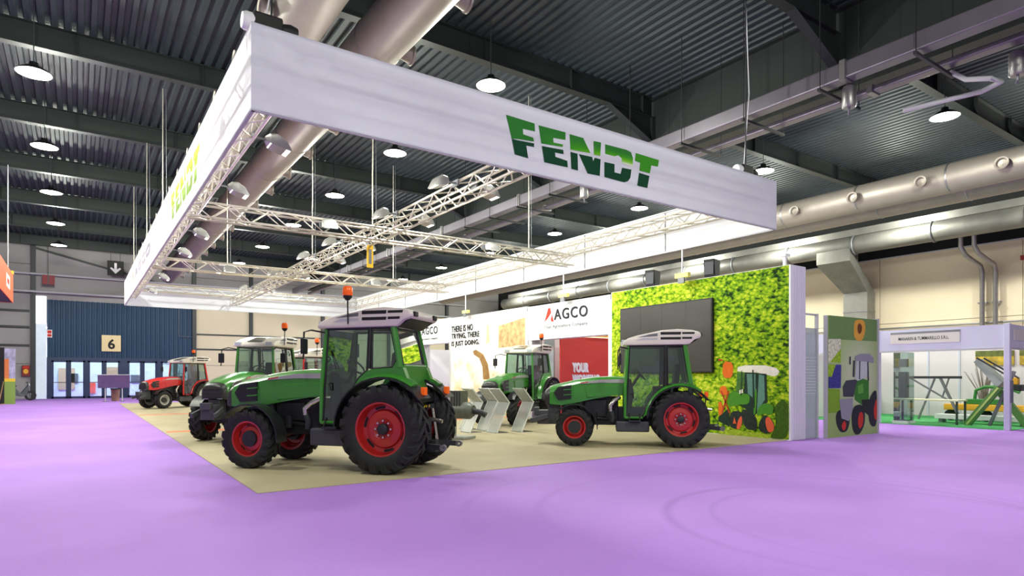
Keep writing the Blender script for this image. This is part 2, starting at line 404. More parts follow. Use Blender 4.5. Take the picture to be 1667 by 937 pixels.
# back wall of the hall at Y = 51.5
M_cream = mat('cream_wall_panel', (206,196,172), 0.7, 0, 0.05, 0.5)
M_greyp = mat('grey_wall_panel', (150,148,148), 0.7, 0, 0.06, 0.5)
M_blue = mat('blue_cladding', (14,54,86), 0.6, 0.0, 0.05, 0.8)
M_bluef = mat('blue_door_frame', (18,42,80), 0.4)
YB = 51.5
wb = struct(empty('wall_back')); tag(wb, 'far hall wall of cream and grey panels with blue cladding')
def rows(xa, xb, m1):
    z = 0.0
    for h in (2.3, 2.3, 2.3, 1.9, 1.75):
        MB().box((xa+0.01,YB,z+0.012), (xb-0.01,YB+0.15,z+h-0.012)).build('wall_panel', M_greyp if z > 6.5 else m1, wb)
        z += h
for xa, xb in ((-14,-8.4), (-8.4,-2.5), (7.05,11.0), (11.0,16.6), (16.6,22.4), (22.4,28.2), (28.2,34.2)):
    rows(xa, xb, M_cream if xa > 0 else M_greyp)
for xc in (-8.4, -2.4, 7.05, 11.0, 16.6, 22.4, 28.2): MB().box((xc-0.13,YB-0.22,0), (xc+0.13,YB+0.02,10.55)).build('wall_column', M_dark, wb)
MB().box((-2.5,YB,6.55), (7.05,YB+0.15,10.55)).build('wall_panel', M_greyp, wb)
MB().box((-14,YB+0.15,0), (-2.5,YB+0.3,10.55)).build('wall_panel_backing', M_dark, wb)
MB().box((7.05,YB+0.15,0), (34.2,YB+0.3,10.55)).build('wall_panel_backing', M_dark, wb)
MB().bar((-2.4,YB-0.1,9.9), (7.0,YB-0.1,7.6), 0.12).build('wall_brace', M_dark, wb)
for z in (8.15, 7.0): MB().tube([(-14,YB-0.4,z), (30,YB-0.4,z)], 0.07, 8).build('wall_pipe', M_ltgrey, wb)
for z in (4.7, 5.75, 3.5): MB().box((-8.2,YB-0.06,z-0.08), (-2.6,YB+0.01,z+0.06)).build('wall_rail', M_dark, wb)
for z in (4.6, 3.5): MB().box((7.2,YB-0.05,z-0.06), (16.4,YB+0.01,z+0.05)).build('wall_rail', M_dark, wb)
# blue profiled cladding above the doors (ribs are real folds)
mb = MB(); x = -1.68; pr = []
while x < 6.98: pr += [(x,0.0), (x+0.13,0.0), (x+0.16,0.06), (x+0.24,0.06), (x+0.27,0.0)]; x += 0.29
for (xa, ya), (xb, yb) in zip(pr[:-1], pr[1:]): mb.add([(xa,YB-ya,2.7), (xb,YB-yb,2.7), (xb,YB-yb,6.55), (xa,YB-ya,6.55)], [(0,1,2,3)])
mb.build('blue_cladding', M_blue, wb, fix=False)
MB().box((6.0,YB-0.12,4.35), (7.0,YB,4.42)).box((6.0,YB-0.12,4.4),(6.06,YB,6.5)).build('cladding_frame', M_bluef, wb)
DOORX = [(-1.45,-0.55), (-0.5,0.40), (0.55,1.45), (1.5,2.40), (2.85,3.72), (3.77,4.66), (4.9,5.8), (5.85,6.75)]
xs = [-1.70] + [v for d in DOORX for v in d] + [6.98]
for i in range(0, len(xs), 2): MB().box((xs[i],YB-0.08,0), (xs[i+1],YB+0.1,2.7)).build('door_jamb', M_bluef, wb)
MB().box((-1.7,YB-0.085,2.55), (6.98,YB+0.1,2.75)).build('door_lintel', M_bluef, wb)
M_pane = glass('clear_pane', (225,235,240), 0.15)
for i, (xa, xb) in enumerate(DOORX):
    d = struct(empty('door_%d' % (i+1), ((xa+xb)/2, YB-0.02, 0))); h = (xb-xa)/2
    m = MB(); m.box((-h,-0.03,0), (-h+0.12,0.03,2.55)); m.box((h-0.12,-0.03,0), (h,0.03,2.55)); m.box((-h,-0.03,0), (h,0.03,0.14)); m.box((-h,-0.03,2.43), (h,0.03,2.55))
    m.build('door_frame', M_bluef, d)
    MB().box((-h+0.12,-0.006,0.14), (h-0.12,0.006,2.43)).build('door_pane', M_pane, d)
    MB().bar((-h+0.05,-0.07,1.08), (h-0.05,-0.07,1.08), 0.05).build('push_bar', M_dark, d)
# daylight strip beside the doors
M_strip = mat('daylight_strip', (235,242,250), 0.5, 0, 0, 8, 1.6)
M_strip2 = mat('pale_strip', (205,220,232), 0.5, 0, 0.05, 2, 0.25)
wn = struct(empty('window_1'))
MB().box((-2.27,YB-0.06,4.95), (-1.72,YB+0.05,6.75)).build('window_pane', M_strip, wn)
MB().box((-2.27,YB-0.06,0.0), (-1.72,YB+0.05,4.9)).build('window_lower_panel', M_strip2, wn)
# foyer behind the doors
M_foy = mat('foyer_wall', (205,222,232), 0.7, 0, 0.12, 1.5)
fy = struct(MB().box((-6,57.5,0), (12,57.7,5)).build('wall_foyer', M_foy)); tag(fy, 'pale wall of the foyer seen through the glass doors')
for x0, x1, z0, z1, c in ((-1.2,-0.2,0.5,2.1,(190,170,140)), (0.6,1.1,0.2,1.0,(225,90,70)), (1.6,2.6,0.9,2.2,(170,150,120)), (3.4,4.2,1.0,1.6,(90,100,110)), (-0.6,0.0,1.0,1.7,(80,90,100))):
    MB().box((x0,57.4,z0), (x1,57.48,z1)).build('foyer_panel', mat('foyer_%d_%d' % (c[0],c[1]), c, 0.7), fy)

fc = struct(MB().box((-6,51.7,4.9), (12,57.7,5.0)).build('ceiling_foyer', M_white)); tag(fc, 'foyer ceiling behind the glass doors')
for x in (-1.5, 2.5, 6.5):  # unseen fill panels and lights added to brighten the foyer behind the doors
    MB().box((x-1.2,54,4.86), (x+1.2,55.2,4.9)).build('foyer_fill_panel', M_lamp, fc)
    ld = bpy.data.lights.new('foyer_fill', 'AREA'); ld.shape = 'RECTANGLE'; ld.size = 2.3; ld.size_y = 1.1; ld.energy = 220; ld.color = (0.92, 0.97, 1.0)
    lo = bpy.data.objects.new('foyer_fill', ld); lo.location = (x, 54.6, 4.84); lo.parent = fc; COL.objects.link(lo)

# right wall of the hall at X = 34
XR = 34.0
wr = struct(empty('wall_right')); tag(wr, 'cream panelled right hand hall wall')
M_creamr = mat('cream_wall_board', (218,203,178), 0.75, 0, 0.04, 0.4)
y = -8.0
while y < 51:
    for z0, z1 in ((0.0,2.9), (2.9,4.15), (4.15,7.5)):
        MB().box((XR,y+0.012,z0+0.012), (XR+0.15,y+5.95-0.012,z1-0.012)).build('wall_board', M_creamr, wr)
    y += 5.95
MB().box((XR+0.1,-8,0), (XR+0.2,51.5,7.55)).build('wall_board_backing', M_greyp, wr)
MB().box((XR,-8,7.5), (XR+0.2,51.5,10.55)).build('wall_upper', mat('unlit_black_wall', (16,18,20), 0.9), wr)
MB().box((XR-0.06,-8,7.47), (XR+0.02,51.5,7.53)).build('wall_cornice', M_ltgrey, wr)

# ------------------------------------------------------------------ high-bay lamps
LAMPS = {'leftmost': (-0.88, [-4.9,1.1,13.1,19.03,24.9,30.95,37.1,43.15]), 'second': (8.55, [-4.9,1.1,13.29,19.1,24.96,30.95,37.1,43.3]),
         'third': (20.1, [7.6,13.3,19.3,25.2,31.4,37.4,43.5]), 'rightmost': (30.0, [7.2,13.2,19.4,25.4,31.6,37.9,43.8])}
def lamp_proto():
    r = empty('high_bay_lamp')
    MB().lathe([(0.0,0.26),(0.09,0.26),(0.10,0.17),(0.22,0.13),(0.36,0.03),(0.38,0.0),(0.36,0.0)], n=24).build('lamp_housing', M_lampbody, r, True)
    MB().lathe([(0.0,-0.012),(0.30,-0.010),(0.36,0.006)], n=24).build('lamp_lens', M_lamp, r, True)
    MB().tube([(0,0,0.25),(0,0,1.75)], 0.012, 6).build('lamp_cord', M_dark, r)
    return r
lp = lamp_proto(); first = True
for row, (lx, ys) in LAMPS.items():
    seen = 0
    for ly in ys:
        o = lp if first else copy_tree(lp); first = False
        o.location = (lx, ly, 8.77)
        inview = {'leftmost': ly > 14, 'second': ly > 12, 'third': ly > 7.5 and abs(ly-13.3) > 1, 'rightmost': ly > 17}[row]
        if inview:
            lab = 'round glowing high-bay lamp, %s%s in the %s row of ceiling lamps' % (ORD[seen], ' from the camera' if seen else ' one', row); seen += 1
        else:
            lab = 'round high-bay ceiling lamp hung out of view overhead'
        tag(o, lab, 'ceiling lamp', 'high-bay lamps under the roof')
        ld = bpy.data.lights.new('high_bay_light', 'POINT'); ld.shadow_soft_size = 0.16; ld.energy = LAMP_W; ld.color = (0.97, 1.0, 0.88)
        lo = bpy.data.objects.new('high_bay_light', ld); lo.location = (0, 0, -0.22); lo.parent = o; COL.objects.link(lo)
        ld = bpy.data.lights.new('high_bay_beam', 'AREA'); ld.shape = 'DISK'; ld.size = 0.68; ld.energy = LAMP_W*0.22; ld.color = (0.97, 1.0, 0.88); ld.spread = math.radians(150)
        lo = bpy.data.objects.new('high_bay_beam', ld); lo.location = (0, 0, -0.03); lo.parent = o; COL.objects.link(lo)

# ------------------------------------------------------------------ ducts and services under the roof
M_duct = mat('spiral_duct', (150,142,134), 0.48, 0.45, 0.06, 2)
def duct(label, x, z, ya, yb, r, sides, noz):
    t = thing('air_duct', label, 'air duct', (x, ya, z), 0, 'twin round air ducts')
    MB().lathe([(r,0),(r,yb-ya)], 'y', n=28).build('duct_pipe', M_duct, t, True, fix=False)
    k = 0.0
    while k < yb-ya:
        MB().lathe([(r,k),(r+0.015,k+0.02),(r+0.015,k+0.05),(r,k+0.07)], 'y', n=28).build('duct_seam', M_steel, t, True, fix=False); k += 3.0
    nm = MB().lathe([(0.10,0.0),(0.13,0.06),(0.17,0.24),(0.20,0.26),(0.20,0.30),(0.15,0.28),(0.13,0.18),(0.0,0.16)], 'x', n=16).mesh('nozzle', M_duct, True)
    for s in sides:
        for yy in noz:
            n = link('nozzle', nm, t, (s*(r-0.06), yy-ya, -0.08), (0, 0, 0 if s > 0 else PI))
NZ = [7.4+2.3*i for i in range(18)]
duct('shiny round air duct running behind the left end of the white banner', 3.45, 8.25, 0, 48, 0.5, (-1,), NZ)
duct('shiny round air duct with side nozzles, right pipe of the left pair', 5.02, 8.25, 0, 48, 0.5, (1,), NZ)
duct('round air duct with ring nozzles high on the right of the hall', 24.4, 8.2, 0, 48, 0.5, (-1,), NZ)
duct('lower round air duct behind the ring nozzle duct, hall right', 26.0, 8.2, 0, 48, 0.5, (), NZ)
# twin service rails hung beside the girder
M_rail = mat('service_rail', (122,117,126), 0.36, 0.6, 0.06, 2)
def rail(label, x, z, wd, ht):
    t = thing('service_rail', label, 'rail', (x, 0, z), 0, 'service rails beside the roof girder')
    y = 1.0
    while y < 48:
        MB().box((-wd/2,y,-ht/2), (wd/2,y+5.9,ht/2)).build('rail_section', M_rail, t, bevel=0.03)
        MB().box((-wd/2-0.03,y-0.06,-ht/2-0.03), (wd/2+0.03,y+0.06,ht/2+0.03)).build('rail_joint', M_steel, t); y += 5.95
rail('thick shiny service rail running under the dark girder, upper of two', 13.5, 7.95, 0.34, 0.36)
rail('thin flat service rail running beside the thick one, lower of two', 14.65, 7.85, 0.30, 0.12)
i = 0
for yy in [3.6+1.9*k for k in range(20)]:
    t = thing('trapeze_bracket', 'steel trapeze bracket joining the two service rails, %s of its row' % (ORD[i] + ' from camera'), 'bracket', (13.3, yy, 7.67), 0, 'trapeze brackets under the rails')
    MB().box((-0.1,-0.03,-0.03), (1.65,0.03,0.03)).build('cross_bar', M_dark, t)
    MB().box((-0.048,-0.008,0.03), (-0.032,0.008,2.9)).build('hanger_rod', M_black, t)
    MB().box((1.612,-0.008,0.03), (1.628,0.008,2.9)).build('hanger_rod', M_black, t)
    i += 1
for lab, xx, yy in (('steel canister hung below the thick service rail', 13.7, 7.0), ('steel canister hung from the thin rail near the right lamp', 14.9, 4.4), ('small steel canister under the rail behind the letter D', 13.5, 15.4)):
    t = thing('hanging_canister', lab, 'canister', (xx, yy, 7.25))
    MB().lathe([(0,0.0),(0.12,0.0),(0.14,0.03),(0.14,0.42),(0.11,0.47),(0,0.47)], n=18).build('canister_body', M_steel, t, True)
    MB().tube([(0,0,0.4),(0,0,0.51)], 0.03, 8).build('canister_neck', M_grey, t); MB().tube([(0,0,0.05),(0,0,-0.08),(0.05,0.03,-0.12)], 0.025, 8).build('drain_nipple', M_grey, t)
t = thing('lamp_bracket', 'pale bent pipe bracket above the lamp at upper right', 'bracket', (14.95, 5.6, 7.35))
MB().tube([(0.1,0.9,0.0),(0.3,-0.5,-0.05),(0.1,-0.9,-0.05),(-0.15,-0.8,-0.02),(-0.2,-0.4,0.1),(-0.1,-0.1,0.4)][::-1], 0.05, 8).build('bent_pipe', M_ltgrey, t, True)
M_sheet = mat('sheet_metal', (128,127,122), 0.5, 0.6, 0.12, 2)
# sheet-metal duct along the right wall with a drop
t = thing('sheet_metal_duct', 'boxy sheet metal duct along the cream wall with a downward branch', 'air duct', (31.6, 0, 7.97))
y = 2.0; k = 0
while y < 46:
    MB().lathe([(0.45,y),(0.45,y+3.4)], 'y', n=20).build('duct_section', M_sheet, t, True, fix=False)
    MB().lathe([(0.45,y-0.03),(0.50,y),(0.50,y+0.05),(0.45,y+0.08)], 'y', n=20).build('duct_flange', M_grey, t, True, fix=False); y += 3.45
MB().box((-0.2,2,0.42), (0.25,46,0.75)).build('upper_channel', M_sheet, t)
m = MB(); m.loft([[(-0.4,15.9,-0.1),(0.4,15.9,-0.1),(0.4,17.6,-0.1),(-0.4,17.6,-0.1)], [(-0.4,15.9,-0.8),(0.4,15.9,-0.8),(0.4,17.6,-0.8),(-0.4,17.6,-0.8)], [(1.3,15.9,-2.2),(2.1,15.9,-2.2),(2.1,17.1,-2.2),(1.3,17.1,-2.2)], [(1.3,15.9,-7.6),(2.1,15.9,-7.6),(2.1,17.1,-7.6),(1.3,17.1,-7.6)]])
m.build('drop_branch', M_sheet, t)
for z in (-3.2,-4.4,-5.6): MB().box((1.28,15.88,z), (2.12,17.12,z+0.05)).build('branch_flange', M_grey, t)
for lab, yy in (('vertical wall pipe, left of the pair on the cream wall', 11.25), ('vertical wall pipe, right of the pair on the cream wall', 10.75)):
    t = thing('wall_pipe', lab, 'pipe', (33.7, yy, 0))
    MB().tube([(-1.5,0.3,8.4),(-1.5,0.3,7.2),(-1.3,0.2,6.85),(-0.2,0,6.45),(0,0,6.2),(0,0,0)], 0.10, 10).build('pipe_run', M_steel, t, True)
    for z in (1.5, 3.2, 4.8): MB().cbox((0.1,0,z), (0.25,0.34,0.06)).build('pipe_clamp', M_grey, t)
tag(MB().box((33.85,9.3,6.55), (33.97,9.9,6.75)).build('red_wall_box', mat('red_paint',(150,25,35),0.5), bevel=0.01), 'small dark red box high on the cream wall', 'wall box')
tag(MB().tube([(33.9,45,3.9),(33.9,2,3.9)], 0.04, 8).build('conduit_pipe', M_grey), 'thin dark conduit running level across the cream wall', 'conduit')

# ------------------------------------------------------------------ hanging banner ring
BX0, BX1, BY0, BY1, BZ0, BZ1 = 1.78, 13.07, 8.31, 34.5, 4.80, 5.89
M_fab = fabric('banner_fabric_shaded', (208,210,218), 0.12)  # white fabric greyed: dimmer light on front and back put into the colour
M_fabt = fabric('banner_fabric_lit', (248,248,250), 0.55)  # brighter copy of the same fabric for the flood-lit sides
def fgrad(nt, b):
    tc = nt.nodes.new('ShaderNodeTexCoord'); sp = nt.nodes.new('ShaderNodeSeparateXYZ'); nt.links.new(tc.outputs['Object'], sp.inputs[0])
    rz = nt.nodes.new('ShaderNodeMapRange'); rz.inputs[1].default_value = 5.55; rz.inputs[2].default_value = 5.36
    nt.links.new(sp.outputs['Z'], rz.inputs[0])
    rx = nt.nodes.new('ShaderNodeMapRange'); rx.inputs[1].default_value = 6.3; rx.inputs[2].default_value = 8.0
    nt.links.new(sp.outputs['X'], rx.inputs[0])
    mu = nt.nodes.new('ShaderNodeMath'); mu.operation = 'MULTIPLY'; nt.links.new(rz.outputs[0], mu.inputs[0]); nt.links.new(rx.outputs[0], mu.inputs[1])
    r = ramp(nt, [(0.0,(44,120,44)), (0.35,(62,150,30)), (0.72,(120,190,40)), (1.0,(225,235,205))]); nt.links.new(mu.outputs[0], r.inputs['Fac'])
    nt.links.new(r.outputs[0], b.inputs['Base Color']); b.inputs['Roughness'].default_value = 0.7
M_fu = node_mat('print_green_gradient', fgrad)
M_fl = mat('print_dark_green', (16,66,40), 0.7)
M_ft = mat('print_mid_green', (58,142,34), 0.7)
M_fside = fabric('print_green_lit', (206,222,110), 0.5)  # side letters paled: the wash of light through the banner is in their colour
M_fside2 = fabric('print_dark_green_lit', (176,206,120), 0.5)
bn = thing('hanging_banner', 'huge white rectangular banner ring with green lettering hanging over the tractors', 'banner', (0,0,0))
def seg(n, a, b): return [(a+(b-a)*i/n, a+(b-a)*(i+1)/n) for i in range(n)]
fp = []
for a, b in seg(4, BX0, BX1):
    fp.append(MB().sheet([(a,BY0,BZ0),(b,BY0,BZ0),(b,BY0,BZ1),(a,BY0,BZ1)]).build('front_panel', M_fab, bn, fix=False))
    MB().sheet([(a,BY1,BZ0),(b,BY1,BZ0),(b,BY1,BZ1),(a,BY1,BZ1)]).build('back_panel', M_fab, bn, fix=False)
    for yy in (BY0+0.03, BY1-0.03):
        MB().box((a+0.002,yy-0.02,BZ0-0.012), (b-0.002,yy+0.02,BZ0+0.02)).box((a+0.002,yy-0.02,BZ1-0.02), (b-0.002,yy+0.02,BZ1+0.012)).build('edge_rail', M_ltgrey, bn)
for a, b in seg(8, BY0, BY1):
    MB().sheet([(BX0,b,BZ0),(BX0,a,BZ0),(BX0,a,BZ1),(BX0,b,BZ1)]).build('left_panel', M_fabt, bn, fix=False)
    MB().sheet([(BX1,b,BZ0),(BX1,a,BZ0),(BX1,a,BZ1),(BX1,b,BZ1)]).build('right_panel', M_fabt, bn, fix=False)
    for xx in (BX0+0.03, BX1-0.03):
        MB().box((xx-0.02,a+0.002,BZ0-0.012), (xx+0.02,b-0.002,BZ0+0.02)).box((xx-0.02,a+0.002,BZ1-0.02), (xx+0.02,b-0.002,BZ1+0.012)).build('edge_rail', M_ltgrey, bn)
    MB().box((BX1-0.03,b-0.012,BZ0), (BX1-0.012,b+0.012,BZ1)).build('seam_strip', M_grey, bn)
FX0 = FENDT[0][1][0][0]
for k, poly in FENDT:
    decal('logo_letter', poly, M_ft if (k == 'u' and poly[0][0] > 8.5) else M_fu if k == 'u' else M_fl, bn, (0,BY0-0.006,0), (1,0,0), (0,0,1))
    # left side: same letters, reading from the far end towards the front
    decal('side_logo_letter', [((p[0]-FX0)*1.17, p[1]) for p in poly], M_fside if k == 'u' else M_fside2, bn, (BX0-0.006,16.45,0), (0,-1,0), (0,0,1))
def agco(parent, org, ux, width, m1, m2, tagline=None, th=None):
    ux, org = Vector(ux), Vector(org); uz = Vector((0,0,1)); th = th or width*0.27
    decal('logo_triangle', [(0,0),(width*0.07,th*0.55),(width*0.125,th),(width*0.175,th*0.52),(width*0.09,th*0.22)], m1, parent, org, ux, uz)
    decal('logo_triangle', [(width*0.16,th*0.12),(width*0.19,th*0.42),(width*0.235,0.0),(width*0.18,0)], m1, parent, org, ux, uz)
    for i in range(3):
        decal('logo_furrow', [(width*(0.05+0.035*i),0.0),(width*(0.07+0.035*i),0.0),(width*(0.135+0.018*i),th*(0.30+0.08*i)),(width*(0.115+0.018*i),th*(0.26+0.08*i))], M_ltgrey, parent, org, ux, uz)
    lettering('logo_lettering', 'AGCO', m2, parent, org + ux*(width*0.25) + uz*(th*0.08), ux, uz, width*0.75, th*0.58, 0.0, 1.15, fat=width*0.009)
    if tagline: lettering('tagline', tagline, M_grey, parent, org + ux*(width*0.0) + uz*(-th*0.42), ux, uz, width, th*0.24, 0.0, 1.1, fat=width*0.0022)
agco(bn, (BX0-0.006,29.6,5.15), (0,-1,0), 8.0, fabric('print_red_lit',(240,196,196),0.5), fabric('print_grey_lit',(216,216,226),0.5), None, 0.55)  # pale red and grey carry the same washed-out light in their colour

# ------------------------------------------------------------------ lattice trusses
BRACE = {}
def brace_mesh(L):
    k = round(L, 3)
    if k not in BRACE: BRACE[k] = MB().tube([(0,0,-L/2),(0,0,L/2)], 0.014, 6, False).mesh('brace', M_alu)
    return BRACE[k]
def truss(label, p, q, size=0.32, bay=0.42):
    p, q = Vector(p), Vector(q); L = (q-p).length; d = (q-p).normalized(); h = size/2
    t = thing('lattice_truss', label, 'truss', p, math.atan2(d.y, d.x), 'lattice trusses of the banner ring')
    cm = MB().tube([(0,0,0),(L,0,0)], 0.028, 8).mesh('chord', M_alu, True)
    for a in (-h, h):
        for b in (-h, h): link('chord', cm, t, (0, a, b))
    n = max(2, int(round(L/bay))); st = L/n
    ln = math.hypot(st, size); bm_ = brace_mesh(ln); ang = math.atan2(st, size)
    for i in range(n):
        s = 1 if i % 2 else -1; x = st*(i+0.5)
        for a in (-h, h):
            link('brace', bm_, t, (x, a, 0), (0, s*ang, 0))
        o = link('brace', bm_, t, (x, 0, -h)); o.rotation_euler = (PI/2, 0, s*ang)
        o = link('brace', bm_, t, (x, 0, h)); o.rotation_euler = (PI/2, 0, -s*ang)
    return t
TZ = 5.22
truss('lattice truss running down the middle of the banner ring', (6.45,8.7,TZ), (6.45,34.2,TZ))
truss('front cross truss spanning the banner ring left to right', (1.98,15.3,TZ-0.1), (12.85,15.3,TZ-0.1))
truss('rear cross truss spanning the banner ring left to right', (1.98,23.4,TZ-0.05), (12.85,23.4,TZ-0.05))
truss('lattice truss along the inside of the bright right banner side', (12.75,8.5,TZ+0.25), (12.75,34.3,TZ+0.25))
truss('lattice truss along the inside of the left banner side', (2.05,8.5,TZ+0.05), (2.05,34.3,TZ+0.05))
truss('lattice truss along the inside of the rear banner side', (2.3,34.2,TZ+0.45), (12.5,34.2,TZ+0.45))
truss('lattice truss hidden behind the front banner side', (2.3,8.6,TZ+0.3), (12.5,8.6,TZ+0.3))
# ------------------------------------------------------------------ flood lamps on the trusses
M_flood = mat('flood_shell', (150,150,146), 0.35, 0.3)
M_fglow = mat('flood_glow', (255,250,238), 0.4, 0, 0, 8, 2.2)
def flood_proto():
    r = empty('flood_lamp')
    sec = []
    for k, (xx, hw, zb, zt) in enumerate(((0.0,0.06,0.10,0.20),(0.08,0.17,0.03,0.25),(0.22,0.21,-0.02,0.26),(0.38,0.21,-0.05,0.16),(0.46,0.20,-0.06,0.02))):
        sec.append([(xx,-hw,zb),(xx,-hw,zt-0.06),(xx,-hw*0.5,zt),(xx,hw*0.5,zt),(xx,hw,zt-0.06),(xx,hw,zb)])
    MB().loft(sec).build('flood_shell', M_flood, r, True)
    MB().sheet([(0.06,-0.16,0.035),(0.06,0.16,0.035),(0.44,0.19,-0.068),(0.44,-0.19,-0.068)]).build('flood_glass', M_fglow, r, fix=False)
    MB().bar((-0.22,0,0.14),(0.02,0,0.14),0.05,0.03).box((-0.24,-0.14,0.06),(-0.20,0.14,0.22)).build('flood_bracket', M_grey, r)
    return r
fp0 = flood_proto(); ff = True; cnt = {}
FL = []
for y in (11.0, 13.9, 17.6, 20.1, 23.9, 28.9): FL.append(('right', 6.84, y, 5.22, 0)); FL.append(('left', 6.06, y, 5.22, PI))
for y in (10.4, 13.4, 18.0, 21.0, 26.6, 31.0): FL.append(('rim', 2.44, y, 5.10, 0))
for xx, yy in ((4.9,15.3), (9.5,15.3), (4.2,23.4), (9.4,23.4)): FL.append(('cross', xx, yy-0.40, 5.0, -PI/2))
for k, (sd, x, y, z, rz) in enumerate(FL):
    o = fp0 if ff else copy_tree(fp0); ff = False
    o.location = (x, y, z); o.rotation_euler = (0, 0, rz); o.scale = (0.8, 0.8, 0.8)
    c = cnt.get(sd, 0); cnt[sd] = c+1
    lab = {'right': 'white flood lamp on the right of the middle truss, %s from the front', 'left': 'white flood lamp on the left of the middle truss, %s from the front', 'rim': 'grey flood lamp under the left banner side, %s from the front', 'cross': 'pale flood lamp below a cross truss, %s of the four'}[sd] % (ORD[c] if c else 'nearest')
    tag(o, lab, 'flood lamp', 'flood lamps on the trusses')
    if sd in ('right', 'left'):
        ld = bpy.data.lights.new('flood_light', 'AREA'); ld.shape = 'RECTANGLE'; ld.size = 0.35; ld.size_y = 0.25; ld.energy = FLOOD_W*(1.0 if sd == 'left' else 0.32); ld.color = (1, 0.98, 0.95); ld.spread = math.radians(130 if sd == 'left' else 90)
        lo = bpy.data.objects.new('flood_light', ld); lo.parent = o; lo.location = (0.5, 0, -0.06); lo.rotation_euler = (0, math.radians(-93), 0); COL.objects.link(lo)
# ------------------------------------------------------------------ hoists and suspension rods
def hoist(label, x, y, z):
    t = thing('chain_hoist', label, 'chain hoist', (x, y, z))
    MB().box((-0.22,-0.12,0.0), (0.16,0.12,0.24)).build('motor_body', M_black, t, bevel=0.03)
    MB().lathe([(0,-0.34),(0.10,-0.34),(0.12,-0.30),(0.12,-0.20),(0,-0.20)], 'x', (0,0,0.12), 14).build('motor_cap', M_white, t, True)
    MB().lathe([(0,-0.1),(0.11,-0.1),(0.13,0),(0.11,0.1),(0,0.1)], 'x', (0.26,0,0.1), 14).build('chain_drum', M_black, t, True)
    MB().box((0.0,-0.10,-0.22), (0.14,0.10,0.0)).build('chain_bag', M_black, t, bevel=0.02)
    MB().tube([(0.03,0,0.2),(0.03,0,10.0-z)], 0.016, 6).build('load_chain', M_dark, t); MB().tube([(-0.05,0,0.2),(0.3,0.1,2.0),(0.03,0,10.0-z)], 0.012, 6).build('power_cable', M_white, t)
    MB().tube([(0,0,0.0),(0,0,5.6-z)], 0.02, 6).build('hook_link', M_steel, t)
hoist('black chain hoist above the front left corner of the banner', 2.1, 8.75, 6.0)
hoist('black chain hoist above the front right corner of the banner', 12.45, 8.7, 5.98)
RODS = [('behind the left banner side, nearest the camera', 2.05,21.0,5.45), ('behind the left banner side, second one', 2.05,26.2,5.45), ('left of the banner, farthest one', 2.05,32.6,5.45),
        ('at the crossing of the middle and front truss', 6.35,15.6,5.35), ('at the middle truss short of the rear crossing', 6.4,20.9,5.35),
        ('on the front cross truss towards the right side', 11.2,15.3,5.3), ('on the rear cross truss towards the right side', 10.4,23.4,5.3), ('on the rear cross truss towards the left side', 4.24,23.4,5.3)]
for lab, x, y, z in RODS:
    t = thing('suspension_rod', 'thin white suspension rod ' + lab, 'rod', (x, y, z))
    MB().tube([(0,0,0),(0,0,9.915-z)], 0.016, 8).build('rod', M_alu, t); MB().tube([(0.10,0,0.1),(0.08,0,9.93-z)], 0.007, 6).build('safety_wire', M_grey, t)
    MB().box((-0.25,-0.04,-0.03), (0.25,0.04,0.03)).build('spreader_bar', M_white, t)
t = thing('yellow_tag', 'yellow hanging tag below the middle truss', 'tag', (6.60,16.4,4.45))
MB().box((-0.09,-0.012,0), (0.09,0.012,0.62)).build('tag_board', mat('yellow_board',(226,180,30),0.6), t); MB().box((-0.03,-0.02,0.62), (0.03,0.02,0.7)).build('tag_clip', M_dark, t)
MB().box((-0.04,-0.016,0.1), (0.04,-0.0125,0.5)).build('tag_mark', M_grey, t)

